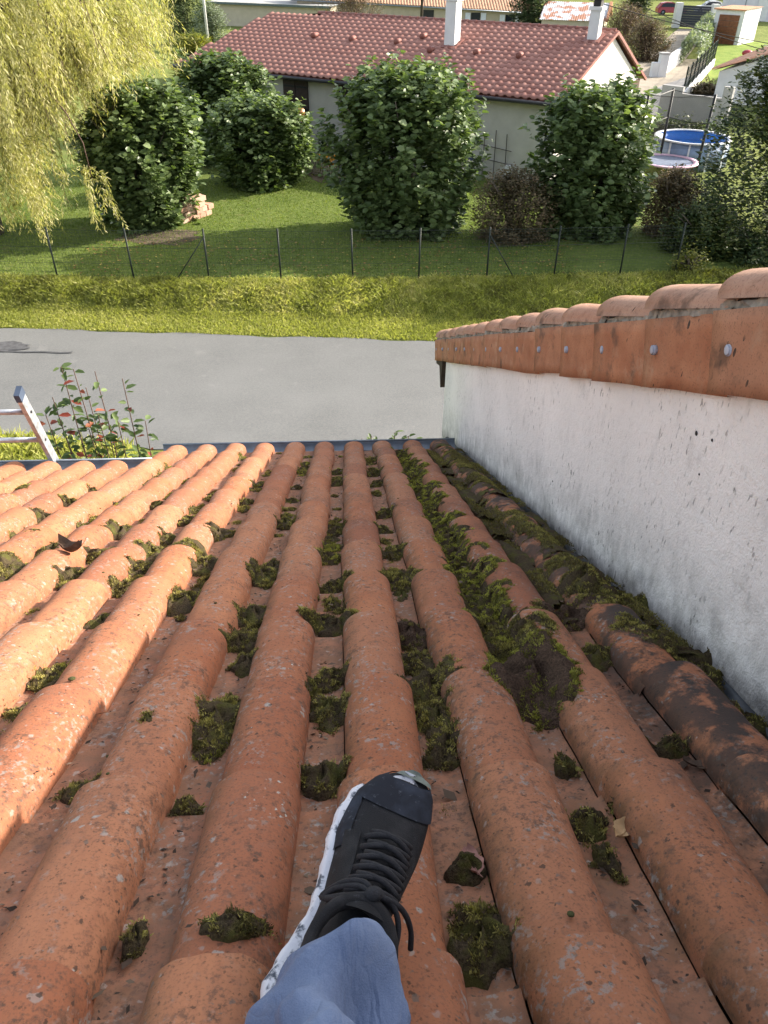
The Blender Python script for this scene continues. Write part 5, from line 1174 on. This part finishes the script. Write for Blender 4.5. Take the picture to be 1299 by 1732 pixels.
# dark crumbs in the pans
n = 7500; k = rr_.integers(-12, 4, n); u = .35+5.0*rr_.uniform(0, 1, n)**1.1; X = .046+PW*(k-.5)+rr_.normal(0, .022, n)
keep = ~((k <= -7) & (u > 4.7)); k, u, X = k[keep], u[keep], X[keep]; n = len(u)
c = CAM+np.outer(X, EX)+np.outer(u, D1)-np.outer(NPAN-surf(X)-.003, NN); a = rr_.uniform(0, 2*pi, n); s = rr_.gamma(2, .0011, n)+.0012
e1_, e2_ = norm(np.outer(np.cos(a), EX)+np.outer(np.sin(a), D1)+rr_.normal(0, .25, (n, 3))), norm(np.outer(-np.sin(a), EX)+np.outer(np.cos(a), D1)+rr_.normal(0, .25, (n, 3)))
V = np.stack([c+e1_*(s*1.6)[:, None], c+e2_*s[:, None]*.7+NN*.001, c-e1_*(s*1.4)[:, None], c-e2_*s[:, None]*.8], 1).reshape(-1, 3)
i = np.arange(n)*4; single('roof_crumbs', V, np.stack([i, i+1, i+2, i+3], 1), leaf_mat('crumbs', (.025, .018, .012), (.06, .035, .022), (.20, .15, .10), .0, .9), (0, 2, 7), False, np.repeat(rr_.beta(1.2, 2.2, n), 4), label='dark crumbs of moss and soil lying in the tile channels', kind='stuff')
# dead leaves, bark curl, painted patch
def dead_leaf(name, label, X, u, L, W, rot, tilt, m, curl=.35, lift=.006):
    V = []; nx_, ny_ = 7, 9
    for j in range(ny_):
        s = j/(ny_-1); hw = W/2*sin(pi*min(1, s*.93+.05))**.7*(1+.14*sin(s*17))
        for i in range(nx_):
            v = -1+2*i/(nx_-1); x = hw*v; y = (s-.5)*L; z = curl*W*abs(v)**1.6*.6+L*curl*.25*(2*s-1)**2+.0015*sin(v*5+s*9)
            xr, yr = x*cos(rot)-y*sin(rot), x*sin(rot)+y*cos(rot); V.append(RF(X+xr, u+yr, NPAN-surf(X)-lift-z-tilt*v*W*.4))
    F = [(j*nx_+i, j*nx_+i+1, (j+1)*nx_+i+1, (j+1)*nx_+i) for j in range(ny_-1) for i in range(nx_-1)]
    root = thing(name, label, 'leaf', tuple(RF(X, u, NPAN)))
    part('blade', V, F, m, root, True)
    mb = MB(); pts = []
    for s in np.linspace(-.25, .95, 9):
        y = (s-.5)*L; z = L*curl*.25*(2*s-1)**2+.0012; pts.append(RF(X-y*sin(rot), u+y*cos(rot), NPAN-surf(X)-lift-z))
    mb.tube(pts, .0008, 5); mb.part('midrib', m, root, True)
TAN = simple('tan_leaf', (.50, .33, .17), .8, .25, 60, .001, 150); PNK = simple('pinkish_leaf', (.30, .15, .12), .8, .3, 60, .001, 150); BRN = simple('brown_leaf', (.10, .065, .045), .85, .4, 60, .001, 150)
dead_leaf('dead_leaf', 'pale tan curled dead leaf in the tile channel right of the shoe', .396, 1.00, .045, .030, 2.3, .3, TAN, .5)
dead_leaf('dead_leaf', 'pinkish brown dead leaf lying by the moss right of the shoe', .163, .955, .06, .030, .15, .1, PNK, .3, .012)
dead_leaf('dead_leaf', 'dark dry leaf caught beside the black crusted tiles at right', .60, 1.19, .055, .02, 1.1, .2, BRN, .5)
dead_leaf('bark_curl', 'curled brown strip lying across the sunlit tiles at left', -.955, 2.60, .12, .05, 1.0, .2, BRN, .9, .015)
dead_leaf('dead_leaf', 'small yellow leaf on the sunlit tiles near the ladder', -1.07, 3.55, .035, .02, 1.3, .1, simple('yellow_leaf', (.60, .30, .05), .7), .2)
n = 70
mbd = MB()
for q in range(n):
    X = rr_.choice([.15, .37, .58, .72, -.06, -.27, -.48])+rr_.normal(0, .02); u = rr_.uniform(1.0, 5); L = rr_.uniform(.012, .03); a = rr_.uniform(0, 6.28); c = RF(X, u, NPAN-surf(X)-.02-rr_.uniform(0, .015))
    ax_ = EX*cos(a)+D1*sin(a); sd_ = norm(np.cross(ax_, NN)+NN*rr_.normal(0, .4)); mbd.add([c-ax_*L/2, c+sd_*L*.25+NN*.002, c+ax_*L/2, c-sd_*L*.25], [(0, 1, 2, 3)])
mbd.single('leaf_litter', BRN, (0, 2, 7), label='scraps of dry leaf caught in the roof moss', kind='stuff')

# ------------------------------------------------------------------ ladder
ALU = simple('worn_aluminium', (.50, .52, .56), .45, .35, 25, .001, 90, .5, .75)
RUST2 = simple('rusty_paint', (.26, .11, .06), .8, .5, 30, .002, 60)
BLUEC = simple('blue_plastic_cap', (.05, .07, .11), .6)
ld = thing('ladder', 'aluminium ladder leaning on the left gutter, only its top showing', 'ladder', (-2.05, 6.1, 0))
lt, lb_ = np.array([-1.85, 3.985, 6.40]), np.array([-1.85, 6.12, 0.0]); ldir = norm(lb_-lt); lperp = norm(np.cross(np.array([1.0, 0, 0]), ldir))
for dx in (0, -.42):
    t_, b_ = lt+[dx, 0, 0], lb_+[dx, 0, 0]
    mb = MB(); mb.box((t_+b_)/2, (EX, lperp, ldir), (.013, .036, np.linalg.norm(b_-t_)/2)); rl_ = mb.part('rail', ALU, ld)
    mb = MB(); mb.box((t_+b_)/2-EX*.0145, (EX, lperp, ldir), (.0015, .030, np.linalg.norm(b_-t_)/2-.06)); mb.part('inner_web', RUST2, rl_)
    mb = MB(); mb.box(t_+ldir*.012, (EX, lperp, ldir), (.016, .039, .028)); mb.part('end_cap', BLUEC, rl_)
    for s in (.16, .41, .66, .91, 1.16):
        mb = MB(); c = t_+ldir*s+EX*.013; mb.tube([c, c+EX*.004], .009, 8); mb.part('rivet', BLACKP, rl_)
for q in range(24):
    c = lt+ldir*(.16+.25*q); mb = MB(); mb.tube([c-EX*.013, c-EX*.407], .0165, 10); mb.part('rung', ALU, ld, True)

# ------------------------------------------------------------------ young tree with reddening leaves, tops of plants at the gutter
def sapling(name, label, base, stems, ll, m, seed, redm=None, redp=.12, lpm=26, zmin=4.2, r0=.010):
    r = np.random.default_rng(seed); root = thing(name, label, 'plant', tuple(base)); arr, arr2 = [], []
    for tip, bow in stems:
        tip = np.array(tip); st = np.array(base)+np.array([(tip[0]-base[0])*.25, 0, 0]); mid = (st+tip)/2+np.array([bow, 0, 0])
        low = np.array([st[0]*.6+tip[0]*.4, tip[1]*.7+base[1]*.3, zmin-.3]) if False else None
        C_ = np.array([st*(1-s)**2+2*mid*s*(1-s)+tip*s*s for s in np.linspace(0, 1, 40)])
        mb = MB(); mb.tube(C_[::3], [r0*(1.1-.75*i/14) for i in range(len(C_[::3]))], 6); mb.part('stem', TWIG, root, True)
        ln = np.linalg.norm(tip-st)
        vis = np.clip((tip[2]-zmin)/(tip[2]-base[2]), .05, 1); n = int(lpm*(tip[2]-zmin)*1.25)+4
        for (ss, nn__) in ((r.uniform(1-vis, 1, n), n), (r.uniform(.45, 1-vis, 14), 14)):
            P = np.array([C_[min(39, int(s*39))]+(C_[min(39, int(s*39)+1)]-C_[min(39, int(s*39))])*(s*39 % 1) for s in ss])
            a = r.uniform(0, 2*pi, nn__); off = np.c_[np.cos(a), np.sin(a), r.uniform(-.1, .3, nn__)]*r.uniform(.01, .13, nn__)[:, None]*(1-.8*ss[:, None])
            P = P+off; ax = norm(np.c_[np.cos(a), np.sin(a)*.8, r.uniform(-.25, .7, nn__)]); nr = norm(np.c_[r.normal(0, .4, nn__), r.normal(-.2, .4, nn__), np.ones(nn__)])
            L = ll*r.uniform(.6, 1.15, nn__); tone = np.clip(r.normal(.5, .25, nn__), 0, 1); red = r.uniform(0, 1, nn__) < redp if redm is not None else np.zeros(nn__, bool)
            if (~red).any(): arr.append(leaf_arrays(P[~red], ax[~red], nr[~red], L[~red], L[~red]*.46, tone[~red]))
            if red.any(): arr2.append(leaf_arrays(P[red], ax[red], nr[red], L[red], L[red]*.5, tone[red]))
    V, F, tn = cat(arr); part('foliage', V, F, m, root, False, tn)
    if arr2: V, F, tn = cat(arr2); part('red_foliage', V, F, redm, root, False, tn)
sapling('young_tree', 'young tree with green and red leaves rising past the left gutter before the road', (-2.2, 6.35, 0),
        [((-2.49,6.30,5.43), -.12), ((-2.41,6.35,5.38), .02), ((-2.21,6.30,5.38), .05), ((-1.97,6.25,5.33), .10), ((-2.70,6.20,5.01), -.10), ((-2.64,6.30,5.13), -.06), ((-1.86,6.30,4.87), .05), ((-2.36,6.40,5.17), 0), ((-2.11,6.30,4.87), .03), ((-2.53,6.40,4.90), -.03), ((-2.24,6.20,5.01), 0), ((-1.98,6.30,4.66), .04), ((-2.62,6.30,4.74), .04), ((-2.22,6.30,4.71), .0), ((-2.39,6.30,4.80), .02)], .105, SHOOT, 61, REDL, .12, 17)
sapling('garden_shrub_top', 'green shrub tip peeping over the middle of the gutter', (.2, 6.2, 0), [((0.14,6.20,4.69), 0), ((0.23,6.20,4.72), .02), ((0.27,6.20,4.66), 0)], .075, SHOOT, 62, None, 0, 60, 4.35)
sapling('garden_shrub_top', 'green shrub tip at the right end of the gutter by the white wall', (.55, 6.2, 0), [((0.45,6.20,4.75), 0), ((0.58,6.20,4.71), .02), ((0.64,6.20,4.67), 0), ((0.52,6.20,4.66), 0)], .075, SHOOT, 63, None, 0, 60, 4.35)

# ------------------------------------------------------------------ person: lower leg and shoe
ps = thing('person', 'seated person in faded blue trousers and worn black running shoe, foot resting on the tiles', 'person', tuple(RF(-.05, .6, .68)))
PSI, TH, RO = radians(23), radians(22), radians(22)
fy = (EX*sin(PSI)+D1*cos(PSI))*cos(TH)+NN*sin(TH); fx = norm(np.cross(fy, -(EX*sin(PSI)+D1*cos(PSI))*sin(TH)*-1*-1+NN*cos(TH))); fz = np.cross(fx, fy)
fx, fz = fx*cos(RO)-fz*sin(RO), fz*cos(RO)+fx*sin(RO)
H0 = RF(-.076, .592, .684); FL = .322
H0 = H0+fy*.030
def SH(x, y, z): return H0+fx*x+fy*y+fz*z
def interp(t_, K): 
    xs_ = [k[0] for k in K]; return [float(np.interp(t_, xs_, [k[i] for k in K])) for i in range(1, len(K[0]))]
OUT = [(0, .004, .004, 0), (.02, .020, .020, 0), (.06, .030, .029, 0), (.15, .037, .034, 0), (.28, .036, .034, -.001), (.42, .035, .034, .001), (.55, .042, .038, .003), (.68, .050, .042, .004), (.78, .051, .042, .005), (.86, .047, .039, .007), (.93, .037, .032, .010), (.975, .024, .022, .013), (1.0, .005, .005, .015)]
def outl(t_): l, r_, c_ = interp(t_, OUT); return c_-l*1.06, c_+r_*1.20
TS = [0, .02, .06, .10, .16, .22, .28, .35, .42, .48, .55, .62, .68, .74, .80, .86, .90, .94, .97, .99, 1.0]
def toespring(t_): return .018*max(0, (t_-.72)/.28)**2
def heelup(t_): return .004*max(0, (.12-t_)/.12)**2*3
UPK = [(0, .060, .5), (.06, .088, .5), (.16, .096, .5), (.28, .100, .5), (.36, .098, .5), (.45, .088, .5), (.55, .075, .5), (.65, .064, .5), (.75, .056, .5), (.85, .050, .5), (.93, .043, .5), (.98, .034, .5), (1.0, .026, .5)]
def ring_upper(t_, grow=0.0, n=26):
    xl, xr = outl(t_); hh = interp(t_, UPK)[0]; z0 = .024+toespring(t_); hh = max(hh+toespring(t_)*.8, z0+.004)+grow; P_ = []
    c_ = (xl+xr)/2; w = (xr-xl)/2-.002+grow
    narrow = 1-.30*np.clip((.45-t_)/.2, 0, 1)
    for q in range(n+1):
        a = pi*q/n; z = z0+(hh-z0)*sin(a)**.85; x = c_-w*np.sign(cos(a))*abs(cos(a))**.72*(1-(1-narrow)*sin(a)**2)+.004*sin(a)*(t_ < .8)
        P_.append((x, z))
    return P_
t = NT('black_knit', .85, .25); ky = t.noise(900, 2); c_ = t.mix(t.ramp(t.noise(26, 6), .45, .75), (.012, .012, .014), (.035, .034, .036)); c_ = t.mix(t.ramp(t.noise(60, 6, rough=.7), .60, .75, 0, .5), c_, (.10, .11, .13)); t.color(c_); t.bump(ky, .0008, .8); KNIT = t.m
t = NT('navy_overlay', .85, .25); c_ = t.mix(t.ramp(t.noise(22, 6), .45, .7), (.012, .014, .021), (.034, .042, .062)); c_ = t.mix(t.ramp(t.noise(120, 5, rough=.7), .6, .72, 0, .5), c_, (.20, .22, .25)); t.color(c_); t.bump(t.noise(300, 3), .0004); NAVY = t.m
t = NT('scuffed_white_sole', .75, .3); c_ = t.mix(t.ramp(t.noise(45, 7, rough=.65), .52, .60), (.62, .62, .66), (.07, .08, .10)); c_ = t.mix(t.ramp(t.noise(14, 5), .5, .7, 0, .5), c_, (.32, .34, .40)); t.color(c_); t.bump(t.noise(90, 5), .0015); SOLE = t.m
t = NT('black_lace', .8, .25); t.color(t.mix(t.noise(200, 3), (.010, .010, .012), (.035, .035, .04))); t.bump(t.noise(700, 2), .0008, 1); LACE = t.m
shoe = None
V = []; n = 26
for t_ in TS:
    for (x, z) in ring_upper(t_): V.append(SH(x, t_*FL, z))
F = [(i*(n+1)+q, i*(n+1)+q+1, (i+1)*(n+1)+q+1, (i+1)*(n+1)+q) for i in range(len(TS)-1) for q in range(n)]
shoe = part('shoe', V, F, KNIT, ps, True); md = shoe.modifiers.new('s', 'SUBSURF'); md.levels = md.render_levels = 1
# midsole, scalloped, and outsole
def sole(z0, z1, grow, name, m, scallop=0.0, bulge=.003, t0=0, t1=1):
    V = []; N = 90
    path = []
    for i in range(N):
        s = i/N
        if s < .5: t_ = s*2; side = 0
        else: t_ = 2-s*2; side = 1
        t_ = .5-.5*cos(pi*t_); xl, xr = outl(t_); c_ = (xl+xr)/2; w = (xr-xl)/2+grow
        flare = .012*np.clip((.36-t_)/.22, 0, 1)*np.clip(t_/.05, 0, 1)
        hid = .012*np.clip((t_-.88)/.10, 0, 1); w -= hid; path.append((c_-w-flare if side == 0 else c_+w-.010, t_))
    for lv, (zf, b) in enumerate(((0, -.003), (.12, .0), (.45, bulge), (.8, bulge*.6), (1, -.001), (1, -.02))):
        for i, (x, t_) in enumerate(path):
            xl, xr = outl(t_); c_ = (xl+xr)/2; zt = z1+scallop*sin(t_*34)*(t_ > .3)+.008*np.clip((.25-t_)/.25, 0, 1); z = z0+(zt-z0)*zf+toespring(t_)*(1 if zf < 1 else 1.1)+heelup(t_)*(1-zf)
            sgn = -1 if x < c_ else 1; xx = x+sgn*b*min(1, abs(x-c_)/.02)+(sgn*.0012*sin(t_*60) if .2 < zf < .9 and scallop else 0); yy = t_*FL*(.975 if t_ > .9 else 1)+(-b if t_ < .03 else 0)
            V.append(SH(xx, yy, z))
    F = [(l*N+i, l*N+(i+1) % N, (l+1)*N+(i+1) % N, (l+1)*N+i) for l in range(5) for i in range(N)]
    F.append(tuple(range(N))[::-1])
    return part(name, V, F, m, shoe, True)
sole(.006, .032, .0035, 'midsole', SOLE, .0022, .004); sole(0, .008, .001, 'outsole', BLACKP, 0, .001)
# overlays: toe cap, heel counter, side panels
def overlay(name, t0, t1, q0, q1, m, grow=.0016, n=26, wav=0.0):
    V = []; T_ = np.linspace(t0, t1, 14); Q = np.linspace(q0, q1, 20)
    for t_ in T_:
        xl, xr = outl(t_)
        for qf in Q:
            tt_ = t_+wav*sin(qf*pi); P_ = ring_upper(min(tt_, .999), grow); k = min(max(qf, 0), .9999)*n; i = int(k); f = k-i; x = P_[i][0]*(1-f)+P_[i+1][0]*f; z = P_[i][1]*(1-f)+P_[i+1][1]*f; V.append(SH(x, min(tt_, 1.0)*FL, z))
    return part(name, V, [(a*20+b, a*20+b+1, (a+1)*20+b+1, (a+1)*20+b) for a in range(13) for b in range(19)], m, shoe, True)
overlay('toe_cap', .86, .999, 0.0, 1.0, NAVY, .0020, wav=-.07)
overlay('side_panel', .60, .90, 0.03, .26, NAVY, .0017); overlay('heel_counter', .0, .20, 0, .33, NAVY, .0025); overlay('toe_bumper', .955, .999, .36, .80, simple('olive_rubber', (.13, .15, .13), .6, .4, 60), .0045)
overlay('eyelet_stay', .36, .66, .20, .36, KNIT, .003); overlay('eyelet_stay', .36, .66, .64, .80, KNIT, .003)
# tongue
V = []; T_ = np.linspace(.33, .70, 12)
for t_ in T_:
    hh = interp(t_, UPK)[0]; w = .021-.006*(t_-.33)/.37; lift = .006+.014*max(0, (.45-t_)/.12)
    for q in range(9):
        v = -1+q/4; V.append(SH(.010+w*v+(outl(t_)[0]+outl(t_)[1])/2, t_*FL, hh+lift-.006*v*v))
part('tongue', V, [(a*9+b, a*9+b+1, (a+1)*9+b+1, (a+1)*9+b) for a in range(11) for b in range(8)], KNIT, shoe, True)
def top(t_, v, lift=.0):       # point over the instep, v -1..1 across
    hh = interp(t_, UPK)[0]; xl, xr = outl(t_); return SH((xl+xr)/2+.010+.025*v, t_*FL, hh-.009*abs(v)**2+.010+lift)
for q in range(6):
    ta = .40+.048*q
    for s_ in (0, 1):
        v0, v1 = (-1.12, .98) if s_ == 0 else (1.05, -.9); mb = MB()
        pts = [top(ta+.030*(f if s_ == 0 else f*.8)+.0, v0+(v1-v0)*f, .002+.0035*sin(pi*f)*(1.4 if s_ else 1)) for f in np.linspace(0, 1, 9)]
        mb.tube(pts, [.0034]*9, 8); mb.part('lace', LACE, shoe, True)
c0 = top(.395, 0, .007)
def lace_path(pts, r_=.0030, name='lace'):
    pts = [np.array(p) for p in pts]; C_ = []
    for i in range(len(pts)-1):
        p0 = pts[max(i-1, 0)]; p1 = pts[i]; p2 = pts[i+1]; p3 = pts[min(i+2, len(pts)-1)]
        for s in np.linspace(0, 1, 7)[:-1]: C_.append(.5*((2*p1)+(-p0+p2)*s+(2*p0-5*p1+4*p2-p3)*s*s+(-p0+3*p1-3*p2+p3)*s**3))
    C_.append(pts[-1]); mb = MB(); mb.tube(C_, r_, 8); return mb.part(name, LACE, shoe, True)
lace_path([c0, top(.41, -.7, .008), top(.40, -1.5, .004), top(.375, -1.75, -.002), top(.37, -1.0, .006), c0+fz*.002])
lace_path([c0, top(.425, -.5, .010), top(.42, -1.3, .008), top(.385, -1.9, -.004), top(.36, -1.1, .004), c0-fy*.004])
lace_path([c0, top(.40, .8, .010), top(.36, 1.4, .006), top(.30, 1.6, -.004), top(.29, 1.3, .0), top(.34, .9, .006), c0-fy*.003])
lace_path([c0+fz*.003, top(.405, .9, .012), top(.41, 1.5, .010), top(.40, 2.0, .004), top(.375, 2.3, -.006)], .003)
V, F = sphere(c0+fz*.003, .008, 12, 8, (1.2, 1, .8)); part('knot', V, F, LACE, shoe, True)
# padded collar
mb = MB(); rng_ = []
for q in range(25):
    a = 2*pi*q/24; rng_.append(SH(.008+.038*cos(a), .070+.050*sin(a), .100+.006*sin(a)+.010*max(0, -sin(a))))
mb.tube(rng_, [.0085+.002*cos(2*pi*q/24) for q in range(25)], 10, False); mb.part('collar', KNIT, shoe, True)
# sock and trouser leg
t = NT('ribbed_sock', .95, .1); t.color((.022, .024, .036)); t.bump(t.noise(500, 2), .001); SOCK = t.m
ank = SH(.020, .056, .104); V = []; nS = 96
knee = RF(-.062, .12, .42); kd = norm(knee-ank)
sx = norm(fx-kd*(fx@kd)); sy_ = np.cross(kd, sx)*-1
if sy_ @ fy < 0: sy_ = -sy_
for j in range(6):
    for q in range(nS):
        a = 2*pi*q/nS; rr_s = (.040+.0012*(1 if (q//2) % 2 else 0)); c_ = ank-fz*.03+(kd*.02*j if j > 2 else fz*.012*j)
        V.append(c_+sx*rr_s*cos(a)*.92+sy_*rr_s*sin(a)*1.18)
part('sock', V, [(j*nS+q, j*nS+(q+1) % nS, (j+1)*nS+(q+1) % nS, (j+1)*nS+q) for j in range(5) for q in range(nS)], SOCK, ps, True)
t = NT('faded_denim', .88, .2)
c_ = t.mix(t.ramp(t.noise(9, 6), .35, .68), (.085, .118, .205), (.15, .195, .30)); c_ = t.mix(t.ramp(t.noise(28, 6, rough=.65), .55, .75, 0, .5), c_, (.22, .24, .29)); c_ = t.mix(t.ramp(t.noise(14, 6), .60, .72, 0, .45), c_, (.07, .09, .15)); wv_ = t.noise(800, 2); c_ = t.mix(t.ramp(wv_, .4, .6, 0, .25), c_, (.19, .23, .33)); t.color(c_); cr = t.tex('Noise', 1.0, 3, vec=t.scalev(t.pos, (26, 9, 14)), Distortion=1.2).outputs['Fac']; cr2 = t.math('ABSOLUTE', t.math('SUBTRACT', cr, .5)); t.bump(wv_, .0006, .7, t.bump(t.ramp(cr2, 0, .14), .0035, .5, t.bump(t.noise(30, 5), .003, .6))); DENIM = t.m
hip = RF(-.10, -.36, .56); V = []; nT = 110
ctr = []; 
for s in np.linspace(0, 1, 44): ctr.append(ank+kd*(.034)+(knee-ank-kd*.034)*s)
for s in np.linspace(.06, 1, 16):
    ctr.append(knee+(hip-knee)*s+NN*.015*sin(pi*s))
ctr = np.array(ctr)
for _ in range(3): ctr[38:52] = (ctr[37:51]+ctr[38:52]+ctr[39:53])/3
TT = norm(np.gradient(ctr, axis=0)); side = sx
for i, c_ in enumerate(ctr):
    T1 = TT[i]; sd1 = norm(side-T1*(side@T1)); up1 = np.cross(sd1, T1); up1 = up1 if up1 @ sy_ > 0 or i > 40 else -up1
    side = sd1
    s = i/43
    base_r = np.interp(s, [0, .06, .2, .5, .85, 1.0, 1.37], [.034, .038, .048, .052, .060, .072, .086])
    for q in range(nT):
        a = 2*pi*q/nT; f = .0
        amp = np.interp(s, [0, .05, .15, .4, .9], [.003, .013, .020, .020, .006])
        f += amp*(sin(3*a+s*26+.6)+.7*sin(2*a-s*34+1.2)+.5*sin(5*a+s*17))*.35
        for (ka, ks, ph_, wt) in ((1.0, 31, .4, 1.0), (-1.0, 44, 2.0, .8), (2.0, 57, 1.1, .55), (-2.0, 23, .2, .7)):
            f += amp*wt*((1-abs(sin((ka*a+ks*s+ph_+.8*sin(a+s*9))/2)))**2.2*1.5-.35)
        f += .022*exp(-((s-.17)/.11)**2)*max(0, cos(a-2.9))+.010*exp(-((s-.22)/.06)**2)*max(0, cos(a-.2))
        V.append(c_+(sd1*cos(a)*1.02+up1*sin(a)*(1.08 if s < .2 else 1))*(base_r+f)+(T1*.010*sin(a*2+.5)*exp(-s*20)))
nC = len(ctr); F = [(j*nT+q, j*nT+(q+1) % nT, (j+1)*nT+(q+1) % nT, (j+1)*nT+q) for j in range(nC-1) for q in range(nT)]
b = len(V)
for q in range(nT): V.append(V[q]*.985+(ctr[0])*.015+TT[0]*.0)
for q in range(nT): V.append(V[b+q]*.97+ctr[1]*.03+TT[0]*.03)
F += [(q, b+q, b+(q+1) % nT, (q+1) % nT) for q in range(nT)]+[(b+q, b+nT+q, b+nT+(q+1) % nT, b+(q+1) % nT) for q in range(nT)]
F.append(tuple((nC-1)*nT+q for q in range(nT)))
tr_ = part('trouser_leg', V, F, DENIM, ps, True); md = tr_.modifiers.new('s', 'SUBSURF'); md.levels = md.render_levels = 1

TRV = np.array(V[:nC*nT]).reshape(nC, nT, 3)
mb = MB(); mb.tube([TRV[0, q % nT] for q in range(nT+1)], .0028, 8, False); mb.part('hem', DENIM, ps, True)
